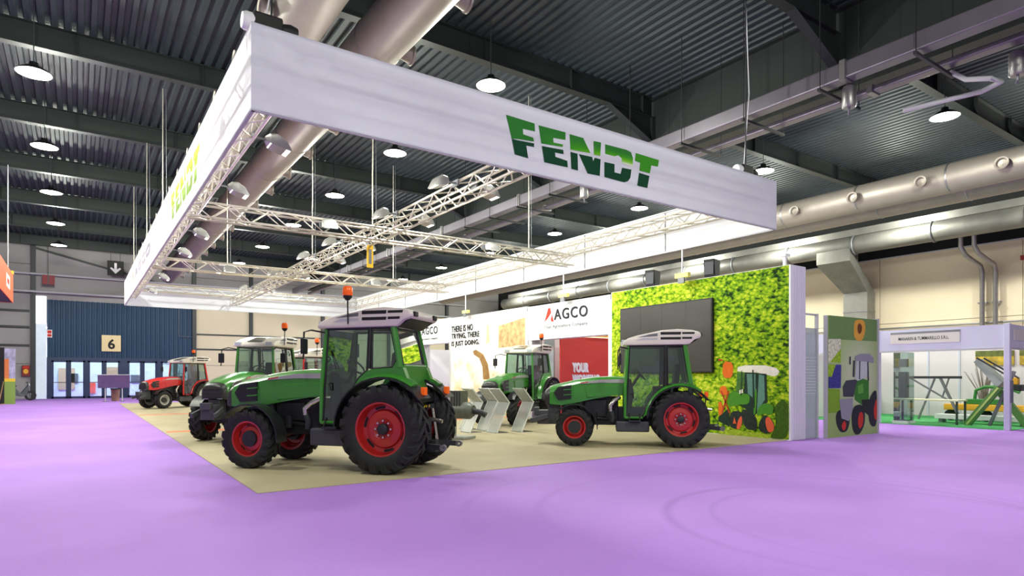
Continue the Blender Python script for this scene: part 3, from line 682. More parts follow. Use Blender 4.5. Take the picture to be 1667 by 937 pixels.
# ------------------------------------------------------------------ stand walls along X = 13.3
XW = 13.3
def vine(nt, b):
    tc = nt.nodes.new('ShaderNodeTexCoord'); sp = nt.nodes.new('ShaderNodeSeparateXYZ'); nt.links.new(tc.outputs['Object'], sp.inputs[0])
    nz = nt.nodes.new('ShaderNodeTexNoise'); nz.inputs['Scale'].default_value = 1.1; nz.inputs['Detail'].default_value = 3
    nt.links.new(tc.outputs['Object'], nz.inputs['Vector'])
    mp = nt.nodes.new('ShaderNodeMapping'); mp.inputs['Scale'].default_value = (1, 6.0, 9.5); mp.inputs['Rotation'].default_value = (0.22, 0, 0)
    nt.links.new(tc.outputs['Object'], mp.inputs[0])
    ns = nt.nodes.new('ShaderNodeTexNoise'); ns.inputs['Scale'].default_value = 1.0; ns.inputs['Detail'].default_value = 7; ns.inputs['Roughness'].default_value = 0.62; ns.inputs['Distortion'].default_value = 0.6
    nt.links.new(mp.outputs[0], ns.inputs['Vector'])
    vo = nt.nodes.new('ShaderNodeTexVoronoi'); vo.inputs['Scale'].default_value = 1.6; nt.links.new(mp.outputs[0], vo.inputs['Vector'])
    ad = nt.nodes.new('ShaderNodeMath'); ad.operation = 'MULTIPLY_ADD'; ad.inputs[1].default_value = -0.28
    nt.links.new(vo.outputs['Distance'], ad.inputs[0]); nt.links.new(ns.outputs['Fac'], ad.inputs[2])
    a2 = nt.nodes.new('ShaderNodeMath'); a2.operation = 'MULTIPLY_ADD'; a2.inputs[1].default_value = 0.27
    nt.links.new(nz.outputs['Fac'], a2.inputs[0]); nt.links.new(ad.outputs[0], a2.inputs[2])
    # the photograph on the print is yellower towards its left end
    ml = nt.nodes.new('ShaderNodeMapRange'); ml.inputs[1].default_value = 8.0; ml.inputs[2].default_value = 14.0; ml.inputs[3].default_value = -0.02; ml.inputs[4].default_value = 0.07
    nt.links.new(sp.outputs['Y'], ml.inputs[0])
    a3 = nt.nodes.new('ShaderNodeMath'); a3.operation = 'ADD'; nt.links.new(a2.outputs[0], a3.inputs[0]); nt.links.new(ml.outputs[0], a3.inputs[1])
    r = ramp(nt, [(0.30,(20,40,10)), (0.37,(52,92,12)), (0.47,(108,150,16)), (0.58,(160,186,26)), (0.78,(222,216,84))])
    nt.links.new(a3.outputs[0], r.inputs['Fac']); nt.links.new(r.outputs[0], b.inputs['Base Color']); b.inputs['Roughness'].default_value = 0.7; b.inputs['Specular IOR Level'].default_value = 0.12
M_vine = node_mat('vineyard_print', vine)
gw = thing('vineyard_wall', 'tall exhibition wall printed with a green vineyard photograph', 'exhibition wall')
MB().box((XW,8.11,0), (XW+0.58,13.93,4.0)).build('wall_core', M_white, gw)
MB().box((XW-0.004,8.15,0.02), (XW,13.9,3.99)).build('vineyard_print', M_vine, gw)
for k in range(6): MB().box((XW+0.06+0.09*k,8.095,0.01), (XW+0.14+0.09*k,8.115,3.99)).build('end_slat', mat('lavender_white_board',(226,224,236),0.6), gw)
VC = {'grass':(150,170,50),'white':(225,220,210),'glass':(70,110,50),'dark':(32,50,44),'glass2':(90,130,120),'green':(70,130,40),'tyre':(40,46,46),'red':(210,90,60),'orange':(214,104,36),'pole':(180,60,40),'bush':(58,88,24)}
for k, (c, poly) in enumerate(VINE):
    decal('printed_tractor_patch' if c not in ('grass','bush') else 'printed_' + c, rounded(poly) if c in ('tyre','red','bush') else rounded(poly, 1) if c in ('green','orange') else poly, mat('vine_' + c, VC[c], 0.6, 0, 0.35 if c in ('bush','grass','tyre','glass') else 0.08, 14), gw, (XW-0.006-0.0006*k,0,0), (0,1,0), (0,0,1))
sc = thing('dark_screen', 'large blank dark grey screen on the vineyard wall', 'screen', (XW,0,0))
MB().box((-0.09,10.18,1.56), (-0.012,13.46,3.46)).build('screen_case', M_black, sc, bevel=0.01)
for j in range(4):
    for i in range(2): MB().box((-0.098,10.21+0.81*j,1.59+0.92*i), (-0.088,10.21+0.81*(j+1)-0.004,1.59+0.92*(i+1)-0.004)).build('screen_tile', mat('screen_face',(50,49,45),0.5,0,0.03,2), sc)
# fascia, arch and printed panel
fa = thing('agco_fascia', 'white fascia with red triangle logo beside the vineyard wall', 'fascia')
MB().box((XW,13.94,2.75), (XW+0.4,18.2,3.86)).build('fascia_board', M_white, fa); MB().box((XW-0.02,13.94,3.80), (XW+0.42,18.2,3.95)).build('fascia_cap', M_ltgrey, fa)
MB().box((XW,13.94,0), (XW+0.1,14.06,2.75)).build('fascia_post', M_white, fa); MB().box((XW+0.02,18.0,0), (XW+0.4,18.2,2.75)).build('fascia_post', M_ltgrey, fa)
agco(fa, (XW-0.006,17.25,3.33), (0,-1,0), 2.25, M_red, M_text, 'Your Agriculture Company')
def fieldprint(nt, b):
    tc = nt.nodes.new('ShaderNodeTexCoord'); sp = nt.nodes.new('ShaderNodeSeparateXYZ'); nt.links.new(tc.outputs['Object'], sp.inputs[0])
    n = nt.nodes.new('ShaderNodeTexNoise'); n.inputs['Scale'].default_value = 1.2; n.inputs['Detail'].default_value = 6; nt.links.new(tc.outputs['Object'], n.inputs['Vector'])
    mz = nt.nodes.new('ShaderNodeMapRange'); mz.inputs[1].default_value = 2.6; mz.inputs[2].default_value = 0.4; mz.inputs[3].default_value = -0.25; mz.inputs[4].default_value = 0.12
    nt.links.new(sp.outputs['Z'], mz.inputs[0])
    a = nt.nodes.new('ShaderNodeMath'); a.operation = 'ADD'; nt.links.new(n.outputs['Fac'], a.inputs[0]); nt.links.new(mz.outputs[0], a.inputs[1])
    r = ramp(nt, [(0.40,(244,240,232)), (0.52,(232,216,188)), (0.66,(196,166,124)), (0.8,(150,112,72))]); nt.links.new(a.outputs[0], r.inputs['Fac'])
    nt.links.new(r.outputs[0], b.inputs['Base Color']); b.inputs['Roughness'].default_value = 0.6
M_field = node_mat('sepia_field_print', fieldprint)
pn = thing('slogan_panel', 'white printed wall panel with black slogan and sepia field photo', 'printed panel')
MB().box((XW-0.02,18.22,0), (XW+0.1,23.83,3.84)).build('panel_board', M_white, pn); MB().box((XW-0.03,18.22,3.80), (XW+0.42,23.83,3.98)).build('panel_cap', M_ltgrey, pn)
MB().box((XW-0.024,18.3,0.02), (XW-0.02,23.8,3.78)).build('sepia_print', M_field, pn)
for s, z in (('THERE IS NO', 3.36), ('TRYING, THERE', 3.04), ('IS JUST DOING.', 2.71)):
    lettering('slogan_line', s, M_text, pn, (XW-0.03,23.75,z), (0,-1,0), (0,0,1), 2.25 if 'NO' not in s else 1.75, 0.25, 0.0, 1.12, fat=0.022)
decal('hay_photo', [(0,0),(1.75,0.05),(1.75,1.05),(0,0.85)], mat('hay_print',(188,158,112),0.6,0,0.35,6), pn, (XW-0.028,20.1,2.55), (0,-1,0), (0,0,1))
decal('printed_horn', [(0,1.15),(0.25,1.2),(0.8,1.0),(1.15,0.6),(1.3,0.0),(0.8,0.0),(0.75,0.5),(0.5,0.85),(0.1,1.0)], mat('horn_print',(150,116,70),0.6,0,0.25,5), pn, (XW-0.029,22.0,1.35), (0,-1,0), (0,0,1))
decal('printed_plank', [(0,0),(0.28,0.05),(0.25,0.75),(0.05,0.75)], mat('plank_print',(222,196,150),0.6), pn, (XW-0.028,21.0,2.75), (0,-1,0), (0,0,1))
fa2 = thing('agco_fascia', 'farther white fascia with red triangle logo left of the slogan panel', 'fascia')
MB().box((XW,23.84,2.95), (XW+0.4,30.0,3.9)).build('fascia_board', M_white, fa2); MB().box((XW-0.02,23.84,3.86), (XW+0.42,30.0,4.02)).build('fascia_cap', M_ltgrey, fa2)
for y in (23.86, 26.6, 29.8): MB().box((XW+0.02,y,0), (XW+0.38,y+0.2,2.95)).build('fascia_post', M_ltgrey, fa2)
agco(fa2, (XW-0.006,27.2,3.36), (0,-1,0), 2.1, M_red, M_text, 'Your Agriculture Company')
# rooms behind the fascias
rm = thing('meeting_room_wall', 'white partition walls behind the fascia arches', 'partition')
MB().box((17.4,14,0), (17.5,30,2.9)).build('partition', M_white, rm); MB().box((13.75,18.3,0), (17.4,18.4,2.9)).build('partition', M_white, rm); MB().box((13.75,29.9,0), (17.4,30,2.9)).build('partition', M_white, rm)
MB().box((13.95,17.55,0), (14.0,18.1,3.0)).build('glass_screen', frosted('frosted_pane',(176,190,194),0.7), rm)
rp = thing('red_slogan_panel', 'red panel with white lettering under the fascia', 'printed panel', (13.82,17.0,0))
MB().box((0,0,0), (2.45,0.06,2.86)).build('panel_board', mat('red_panel',(202,52,44),0.55,0,0.03,2), rp)
for s, z, wd in (('YOUR', 1.62, 0.72), ('WORKING', 1.20, 1.25), ('MACHINE', 0.78, 1.25)): lettering('slogan_line', s, M_white, rp, (0.55,-0.006,z), (1,0,0), (0,0,1), wd, 0.32, 0.0, 1.15, fat=0.03)
op = thing('orange_board', 'orange and yellow board above the red panel', 'board', (15.2,16.9,2.9))
MB().box((0,0,0), (1.05,0.05,0.42)).build('board', mat('orange_yellow',(238,176,40),0.6), op); MB().box((0.25,-0.006,0.12), (0.9,0,0.34)).build('board_print', mat('tan_print',(205,160,100),0.6), op)
pp = thing('harvest_poster', 'poster of yellow flowers and brown fruit left of the slogan panel', 'poster', (17.3,28.3,1.0))
MB().box((0,0,0), (0.05,1.3,1.7)).build('poster_board', mat('poster_yellow',(196,200,60),0.6,0,0.5,3), pp); MB().box((-0.01,0,0), (0,0.75,1.1)).build('poster_fruit', mat('poster_brown',(150,80,46),0.6,0,0.5,5), pp)
for c, poly in (('red', [(9.62,0.30),(9.58,0.46),(9.52,0.30)]), ('white', [(9.44,1.12),(9.34,1.15),(9.34,1.06),(9.44,1.03)]), ('dark', [(9.38,1.60),(9.36,1.60),(9.38,1.0),(9.40,1.0)]), ('dark', [(9.08,1.62),(9.05,1.62),(9.02,0.72),(9.06,0.72)]), ('pole', [(9.98,1.1),(9.94,1.1),(9.70,0.55),(9.74,0.55)]), ('pole', [(9.96,0.55),(9.92,0.55),(9.72,1.1),(9.76,1.1)])):
    decal('printed_tractor_patch', poly, mat('vine_' + c, VC[c], 0.6), gw, (XW-0.0195,0,0), (0,1,0), (0,0,1))
# speakers and spot rods on top of the walls
for lab, y in (('black loudspeaker on top of the vineyard wall, left one', 12.55), ('black loudspeaker on top of the vineyard wall, right one', 10.5)):
    t = thing('loudspeaker', lab, 'loudspeaker', (XW+0.3,y,4.0), 0.25)
    MB().prism([(-0.12,0.05),(0.16,0.05),(0.22,0.5),(-0.18,0.5)], 'y', -0.15, 0.15).build('cabinet', M_black, t, bevel=0.015); MB().box((-0.03,-0.05,0), (0.05,0.05,0.06)).build('stand_foot', M_grey, t)
    MB().box((-0.17,-0.12,0.10), (-0.145,0.12,0.46)).build('grille', M_dark, t)
for lab, y, ztop in (('above the middle of the vineyard wall', 11.0, 5.6), ('above the slogan panel', 22.2, 5.3), ('above the AGCO fascia', 15.9, 5.4)):
    t = thing('spot_rod', 'white hanging rod with a yellow spot lamp ' + lab, 'spot lamp', (13.05,y,4.02))
    MB().tube([(0,0,0.15),(0,0,0.775)], 0.02, 8).build('rod', M_white, t); MB().box((-0.05,-0.22,0.03), (0.07,0.22,0.15)).build('lamp_box', mat('pale_yellow',(226,214,120),0.5,0,0,8,0.3), t, bevel=0.01)
    MB().box((-0.06,-0.1,-0.12), (-0.02,0.1,0.03)).build('lamp_visor', M_grey, t)
t = thing('wall_post', 'white post with a cap at the right end of the vineyard wall', 'post', (XW+0.4,8.5,4.0))
MB().box((-0.03,-0.03,0), (0.03,0.03,0.28)).build('post', M_white, t); MB().box((-0.1,-0.08,0.28), (0.1,0.08,0.34)).build('cap', M_white, t)
# glass screen and fruit panel right of the vineyard wall
gp = thing('frosted_glass_panel', 'frosted glass panel with faint lines beside the vineyard wall end', 'glass panel', (13.95,8.15,0))
MB().box((0,0,0), (0.5,0.02,2.6)).build('pane', frosted('frosted_pane',(176,190,194),0.7), gp)
for k in range(13): MB().box((0.03,-0.004,1.05+0.07*k), (0.46,0,1.07+0.07*k)).build('etched_line', mat('etched_white',(196,208,206),0.7), gp)
MB().box((0.5,-0.03,0), (0.54,0.05,2.95)).build('edge_post', M_ltgrey, gp); MB().box((-0.05,-0.01,2.9), (0.54,0.03,2.94)).build('top_rail', M_ltgrey, gp)
fpn = thing('fruit_panel', 'green printed panel with tractor picture and fruit squares', 'printed panel')
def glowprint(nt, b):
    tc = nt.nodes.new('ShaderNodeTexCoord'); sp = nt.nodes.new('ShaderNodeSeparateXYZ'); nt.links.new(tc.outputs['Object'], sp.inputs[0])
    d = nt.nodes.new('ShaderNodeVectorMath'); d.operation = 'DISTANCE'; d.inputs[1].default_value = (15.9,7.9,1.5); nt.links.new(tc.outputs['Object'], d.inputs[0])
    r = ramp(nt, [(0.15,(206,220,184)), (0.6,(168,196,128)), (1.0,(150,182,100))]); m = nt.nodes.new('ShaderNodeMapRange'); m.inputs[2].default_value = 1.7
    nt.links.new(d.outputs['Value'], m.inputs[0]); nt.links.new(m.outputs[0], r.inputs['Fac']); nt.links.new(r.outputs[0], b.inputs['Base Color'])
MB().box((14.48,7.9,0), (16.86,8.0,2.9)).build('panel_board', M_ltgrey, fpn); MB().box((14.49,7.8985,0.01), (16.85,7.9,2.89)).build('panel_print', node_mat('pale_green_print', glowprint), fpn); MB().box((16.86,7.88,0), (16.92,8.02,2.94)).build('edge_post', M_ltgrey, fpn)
PC = {'top':(112,148,88),'apr':(226,170,70),'stone':(110,66,36),'flow':(214,222,190),'leaf':(150,190,50),'grap':(64,66,140),'sq':(126,170,50),'glow':(196,212,172),'tyre':(44,48,56),'red':(200,60,48),'green':(60,130,50),'dgrey':(66,70,80),'dark':(40,48,46),'silv':(150,152,164),'lgreen':(96,170,70),'glass':(196,206,204)}
for k, (c, poly) in enumerate(PANEL):
    if c == 'glow': continue
    decal('printed_picture', rounded(poly) if c in ('tyre','red','apr','stone') else poly, mat('panel_' + c, PC[c], 0.6, 0, 0.4 if c in ('flow','grap','leaf') else 0.1, 18), fpn, (0,7.897-0.0005*k,0), (1,0,0), (0,0,1))

# ------------------------------------------------------------------ tractors
M_green = mat('tractor_green', (56,134,42), 0.28, 0.0, 0, 8, 0, 0, 0.6)
M_rim = mat('rim_red', (182,36,34), 0.35, 0, 0, 8, 0, 0, 0.4)
M_tyre = mat('tyre_rubber', (26,27,29), 0.75, 0, 0.2, 12)
M_roof = mat('roof_white', (222,214,204), 0.4, 0, 0, 8, 0, 0, 0.3)
M_cast = mat('cast_grey', (46,50,54), 0.55, 0.3, 0.15, 9)
M_engine = mat('engine_dark', (30,33,36), 0.5, 0.3, 0.2, 9)
M_cab = glass('cab_glass', (192,214,204), 0.4)
M_trim = mat('black_trim', (24,26,28), 0.4)
M_nose = mat('nose_grille', (52,52,52), 0.38, 0.3, 0.1, 40)
M_silver = mat('silver_decal', (176,176,172), 0.4, 0.3)
M_chrome = mat('chrome', (210,205,195), 0.18, 0.9)
M_seat = mat('seat_fabric', (34,38,40), 0.8)
M_mf = mat('tractor_red', (196,34,30), 0.3, 0, 0, 8, 0, 0, 0.6)
M_rimg = mat('rim_silver', (196,196,190), 0.4, 0.3)
M_hglass = mat('headlamp_glass', (205,212,218), 0.1, 0.2)

def tyre_mesh(R, W, rr, nl):
    m = MB(); h = W/2; Rb = R-0.035*R/0.6
    m.lathe([(rr,-h*0.82),(rr+0.02,-h*0.9),(rr+(Rb-rr)*0.45,-h*1.02),(Rb-0.05,-h*0.98),(Rb-0.012,-h*0.82),(Rb,-h*0.4),(Rb,h*0.4),(Rb-0.012,h*0.82),(Rb-0.05,h*0.98),(rr+(Rb-rr)*0.45,h*1.02),(rr+0.02,h*0.9),(rr,h*0.82),(rr-0.02,h*0.7),(rr-0.02,-h*0.7)], 'y', n=44, closed=True)
    for k in range(nl):
        for s in (-1, 1):
            t0 = 2*PI*(k + (0.5 if s > 0 else 0))/nl; dw = 2*PI/nl*0.22
            st = [(-0.02*s, t0, R, dw), (s*h*0.5, t0+0.32*2*PI/nl*1.6, R, dw), (s*h*0.96, t0+0.62*2*PI/nl*1.6, R-0.012, dw*1.15), (s*h*1.05, t0+0.72*2*PI/nl*1.6, R-0.085*R/0.6, dw*1.1)]
            secs = []
            for y, t, ro, d in st:
                ri = ro-0.06
                secs.append([(ro*math.cos(t-d), y, ro*math.sin(t-d)), (ro*math.cos(t+d), y, ro*math.sin(t+d)), (ri*math.cos(t+d), y*0.97, ri*math.sin(t+d)), (ri*math.cos(t-d), y*0.97, ri*math.sin(t-d))])
            m.loft(secs)
    return m
def wheel(t, name, x, y, R, W, side, rimm, nl):
    # side +1: outer face towards +y
    rr = R*0.62
    o = tyre_mesh(R, W, rr, nl).build(name, M_tyre, t, True, loc=(x, y, R)); s = side; h = W/2
    MB().lathe([(rr+0.012,s*h*0.86),(rr+0.012,s*h*0.80),(rr-0.03,s*h*0.74),(rr-0.045,s*h*0.2),(rr-0.06,s*0.0),(rr*0.72,s*h*-0.05),(rr*0.66,s*h*0.12),(rr*0.40,s*h*0.22),(rr*0.36,s*h*0.16),(0.0,s*h*0.16)], 'y', n=32).build('rim', rimm, o, True, fix=False)
    MB().lathe([(rr+0.012,-s*h*0.86),(rr-0.03,-s*h*0.74),(rr-0.06,0)], 'y', n=32).build('rim_inner', rimm, o, True, fix=False)
    MB().lathe([(0,s*h*0.55),(rr*0.17,s*h*0.53),(rr*0.2,s*h*0.48),(rr*0.21,s*h*0.1)], 'y', n=18).build('hub', M_cast, o, True, fix=False)
    bm_ = MB().lathe([(0,s*0.03),(0.016,s*0.028),(0.018,0)], 'y', n=8).mesh('bolt', M_chrome, True, fix=False)
    for k in range(8):
        a = 2*PI*k/8; link('bolt', bm_, o, (rr*0.3*math.cos(a), s*h*0.17, rr*0.3*math.sin(a)))
    for k in range(6):
        a = 2*PI*k/6+0.3; pts = []
        for q in range(5): b = a-0.26+0.52*q/4; pts.append((rr*0.83*math.cos(b), rr*0.83*math.sin(b)))
        for q in range(5): b = a+0.22-0.44*q/4; pts.append((rr*0.74*math.cos(b), rr*0.74*math.sin(b)))
        MB().prism(pts, 'y', s*h*0.005, s*h*0.03).build('rim_slot', M_black, o)
    return o

def zmap(tab):
    def f(z):
        for (a, b), (c, d) in zip(tab[:-1], tab[1:]):
            if z <= c: return b+(z-a)*(d-b)/(c-a)
        (a, b), (c, d) = tab[-2:]
        return b+(z-a)*(d-b)/(c-a)
    return f
def tractor(label, rw, fw, wb, yr, yf, rwid, fwid, tab, qz, body, rimm, ky=1.0):
    t = thing('tractor', label, 'tractor'); kx = 1.0; Z = zmap(tab); hx = (wb-1.12)/(2.16-1.12)
    def XM(x): return x if x <= 1.12 else 1.12+(x-1.12)*hx
    def P(x, y, z): return (XM(x), y*ky, Z(z))
    def pl(poly): return [(XM(x), Z(z)) for x, z in poly]
    # wheels
    for s in (1, -1):
        wheel(t, 'rear_wheel', 0, s*yr, rw, rwid, s, rimm, 20)
        wheel(t, 'front_wheel', wb, s*yf, fw, fwid, s, rimm, 18)
    # chassis
    m = MB(); m.box(P(-0.32,-0.24,0.38), P(0.45,0.24,0.86)); m.box(P(0.45,-0.17,0.40), P(1.3,0.17,0.80)); m.tube([(0,-yr,rw),(0,yr,rw)], 0.11, 12); m.tube([(-0.0,-yr*0.6,rw),(0,yr*0.6,rw)], 0.17, 12)
    m.build('gearbox_housing', M_cast, t, bevel=0.02)
    m = MB(); m.box(P(1.25,-0.2,0.42), P(2.45,0.2,1.02)); m.box(P(1.5,0.2,0.6), P(1.95,0.27,0.95)); m.tube([P(2.05,0.25,0.55),P(2.05,0.25,0.95)], 0.07, 10); m.tube([P(1.75,0.26,0.5),P(1.75,0.26,0.7)], 0.06, 10)
    m.tube([P(1.45,0.24,0.55),P(2.2,0.26,0.62)], 0.03, 8); m.tube([P(1.4,-0.24,0.6),P(2.2,-0.26,0.7)], 0.05, 8); m.box(P(1.35,-0.28,0.55), P(1.7,-0.2,0.9))
    m.build('engine_block', M_engine, t, bevel=0.012)
    m = MB(); m.bar((wb,-yf,fw),(wb,yf,fw),0.14,0.13); m.lathe([(0,-0.15),(0.15,-0.12),(0.17,0),(0.15,0.12),(0,0.15)], 'y', (wb,0.0,fw), 14); m.box((wb-0.3,-0.14,fw+0.02),(wb+0.35,0.14,fw+0.22))
    for s in (1,-1): m.lathe([(0,0),(0.1,0),(0.13,0.03),(0.13,0.14),(0,0.14)], 'y', (wb,s*yf-0.07,fw), 14)
    m.build('front_axle', M_cast, t, True)
    for s in (1, -1): MB().tube([(wb-0.09,-s*0.1,fw-0.02),(wb-0.1,s*(yf-0.1),fw)], 0.022, 8).build('steering_rod', M_chrome, t)
    # bonnet
    def sec(x, w_, zb, zt, sh=0.10):
        z0, z1 = Z(zb), Z(zt); w_ *= ky
        X_ = XM(x)
        return [(X_,-w_,z0),(X_,-w_*1.02,z0+(z1-z0)*0.45),(X_,-w_*0.97,z1-sh),(X_,-w_*0.72,z1-0.025),(X_,-w_*0.3,z1),(X_,w_*0.3,z1),(X_,w_*0.72,z1-0.025),(X_,w_*0.97,z1-sh),(X_,w_*1.02,z0+(z1-z0)*0.45),(X_,w_,z0)]
    MB().loft([sec(1.10,0.34,1.06,1.445),sec(1.4,0.345,1.04,1.46),sec(1.75,0.34,0.98,1.44),sec(2.1,0.325,0.90,1.39),sec(2.42,0.30,0.84,1.32),sec(2.60,0.287,0.85,1.275),sec(2.70,0.275,0.86,1.235)]).build('bonnet', body, t, True)
    ns = MB().loft([sec(2.702,0.268,0.85,1.228),sec(2.77,0.258,0.86,1.19),sec(2.80,0.24,0.88,1.15,0.06)]).build('nose_grille', M_nose, t, True)
    for z in (0.92,1.0,1.08): MB().box(P(2.775,-0.2,z), P(2.81,0.2,z+0.018)).build('grille_bar', M_trim, ns)
    for s in (1,-1):
        MB().box(P(2.68,s*0.10,0.86), P(2.795,s*0.22,0.95)).build('headlamp', M_hglass, t, bevel=0.01)
        # side louvre with body-coloured bars
        lv = MB().prism(pl([(2.24,0.98),(2.52,0.95),(2.61,1.10),(2.52,1.225),(2.24,1.27)]), 'y', s*0.295*ky, s*0.336*ky).build('side_louvre', M_trim, t)
        for z in (1.07,1.18): MB().bar(P(2.22,s*0.335,z), P(2.60,s*0.316,z-0.03), 0.02, 0.02).build('louvre_bar', body, lv)
        MB().prism(pl([(1.12,1.315),(1.12,1.395),(1.6,1.385),(2.05,1.315),(2.05,1.295),(1.6,1.32)]), 'y', s*0.30*ky, s*0.352*ky).build('silver_stripe', M_silver, t)
        MB().prism(pl([(1.88,1.325),(2.05,1.300),(2.05,1.318),(1.88,1.345)]), 'y', s*0.33*ky, s*0.354*ky).build('stripe_tip', M_rim, t)
        MB().prism(pl([(1.15,1.07),(1.9,1.0),(1.95,1.22),(1.15,1.26)]), 'y', s*0.33*ky, s*0.353*ky).build('side_cover', body, t, bevel=0.012)
        # front mudguard
        pts = []; R1 = fw+0.07
        g = MB(); secs = []
        for q in range(11):
            a = math.radians(-5+150*q/10); c = math.cos(PI-a); s_ = math.sin(a)
            secs.append([(wb+R1*c, s*(yf-fwid*0.45), fw+R1*s_), (wb+R1*c, s*(yf+fwid*0.42), fw+R1*s_*0.99), (wb+(R1+0.018)*c, s*(yf+fwid*0.42), fw+(R1+0.018)*s_), (wb+(R1+0.018)*c, s*(yf-fwid*0.45), fw+(R1+0.018)*s_)])
        g.loft(secs).build('front_mudguard', M_trim, t, True)
        MB().tube([(wb-0.05,s*0.15,fw+0.1),(wb-0.1,s*(yf-0.12),fw+R1*0.8),(wb-0.06,s*(yf-fwid*0.3),fw+R1)], 0.022, 8).build('mudguard_stay', M_trim, t)
    # front weight and linkage
    m = MB(); m.box(P(2.72,-0.16,0.42), P(2.98,0.16,0.72)); m.box(P(2.5,-0.13,0.42), P(2.75,0.13,0.85)); m.bar(P(2.75,-0.2,0.6), P(3.12,-0.26,0.5), 0.06, 0.1); m.bar(P(2.75,0.2,0.6), P(3.12,0.26,0.5), 0.06, 0.1); m.box(P(2.96,-0.12,0.6), P(3.06,0.12,0.78))
    m.build('front_linkage', mat('linkage_grey',(74,76,80),0.5,0.3,0.15,9), t, bevel=0.012)
    # exhaust elbow, steps, tank
    MB().tube([P(1.22,0.33,1.02),P(1.34,0.38,0.94),P(1.42,0.40,0.84),P(1.41,0.40,0.72)], 0.045, 12).build('exhaust_elbow', M_chrome, t, True)
    MB().tube([P(1.40,0.40,0.72),P(1.36,0.40,0.6),P(1.38,0.4,0.5)], [0.05,0.06,0.05], 10).build('exhaust_shield', M_cast, t, True)
    for s in (1,-1):
        MB().box(P(0.62,s*0.22,0.30), P(1.30,s*0.50,0.52)).build('fuel_tank', mat('tank_grey',(62,64,72),0.5), t, bevel=0.03)
        MB().box(P(0.80,s*0.46,0.52), P(1.05,s*0.60,0.545)).build('step', M_cast, t)
        for xx in (0.82, 1.03): MB().tube([P(xx,s*0.58,0.54),P(xx,s*0.50,0.68)], 0.014, 6).build('step_bracket', M_trim, t)
    # cab
    yb, yt = 0.50, 0.45
    Q = qz
    def side(poly, s):   # side points (x, z, local) on the leaning cab side
        out = []
        for x, z in poly:
            zz = Z(z) if not isinstance(z, tuple) else z[0]
            k = min(1, max(0, (zz-Z(0.6))/(Z(2.1)-Z(0.6))))
            yy = (yb+(yt-yb)*max(0, (k-0.45)/0.55))*ky
            out.append((x*kx, s*yy, zz))
        return out
    arcR = rw+0.085
    def inset(p, q): return p
    for s in (1,-1):
        door = [(1.09,0.63),(0.78,0.63),(0.70,0.78),(0.60,(Q*0.78,)),(0.46,(Q*0.91,)),(0.335,(Q*0.975,)),(0.325,2.07),(1.02,2.07)]
        dp = MB().sheet(side(door, s)).build('door_pane', M_cab, t, fix=False)
        MB().tube(side(door, s) + [side(door, s)[0]], 0.018, 6, False).build('door_seal', M_trim, dp)
        MB().tube([(1.0*kx,s*0.51*ky,Q*0.85),(0.96*kx,s*0.53*ky,Q*0.85),(0.94*kx,s*0.51*ky,Q*0.78)], 0.012, 6).build('door_handle', M_trim, dp)
        qp = [(0.255,(Q*0.99,)),(-0.10,(Q*1.01,)),(-0.155,(Q*1.08,)),(-0.05,2.05),(0.265,2.05)]
        qd = MB().sheet(side(qp, s)).build('quarter_pane', M_cab, t, fix=False)
        MB().tube(side(qp, s) + [side(qp, s)[0]], 0.018, 6, False).build('pane_seal', M_trim, qd)
        # green pillars
        a = side([(1.115,0.60),(1.11,1.2),(1.05,2.10)], s); b = side([(0.295,(Q*0.99,)),(0.295,2.10)], s); c = side([(-0.21,(Q*1.0,)),(-0.20,(Q*1.06,)),(-0.09,2.10)], s)
        MB().tube(a, 0.032, 8).build('front_pillar', body, t, True); MB().tube(b, 0.032, 8).build('middle_pillar', M_trim, t, True)
        MB().tube(c, 0.048, 8).build('rear_pillar', body, t, True)
        MB().tube(side([(1.06,2.10),(-0.09,2.10)], s), 0.035, 8).build('roof_rail', M_trim, t, True)
        MB().tube(side([(1.12,0.60),(0.76,0.60)], s), 0.03, 8).build('door_sill', body, t, True)
        # body panel over the rear wheel
        y0, y1 = s*0.40*ky, s*0.515*ky
        arc = [(arcR*math.cos(math.radians(a_)), rw+arcR*math.sin(math.radians(a_))) for a_ in range(8, 127, 8)]
        up = [(-0.27*kx,Q*1.0),(-0.16*kx,Q*1.06),(-0.10*kx,Q*1.0),(0.255*kx,Q*0.985),(0.335*kx,Q*0.965),(0.46*kx,Q*0.90),(0.60*kx,Q*0.77),(0.70*kx,Z(0.77)),(0.76*kx,Z(0.60))]
        MB().prism(arc + up, 'y', y0, y1).build('quarter_panel', body, t, bevel=0.01)
        g = MB(); secs = []; yo = s*(yr+rwid*0.42)
        for q in range(14):
            a_ = math.radians(2+142*q/13); c_, s_ = math.cos(a_), math.sin(a_)
            secs.append([(arcR*c_, s*0.30, rw+arcR*s_), (arcR*c_, yo, rw+arcR*s_), ((arcR+0.022)*c_, yo, rw+(arcR+0.022)*s_), ((arcR+0.035)*c_, s*0.30, rw+(arcR+0.035)*s_)])
        g.loft(secs).build('rear_mudguard', M_trim, t, True)
        g = MB(); secs = []
        for q in range(14):
            a_ = math.radians(6+120*q/13); c_, s_ = math.cos(a_), math.sin(a_); r2 = arcR+0.03; r3 = arcR+0.075
            secs.append([(r2*c_, s*0.42*ky, rw+r2*s_), (r2*c_, s*(yr+rwid*0.18), rw+r2*s_), (r3*c_, s*(yr+rwid*0.02), rw+r3*s_), (r3*c_, s*0.42*ky, rw+r3*s_)])
        g.loft(secs).build('mudguard_top', body, t, True)
        lx, lz = arcR*math.cos(math.radians(138)), rw+arcR*math.sin(math.radians(138))
        MB().box((lx-0.07,s*(yr-0.10)-0.05,lz+0.0), (lx+0.0,s*(yr-0.10)+0.05,lz+0.12)).build('rear_lamp', M_orange, t, bevel=0.01)
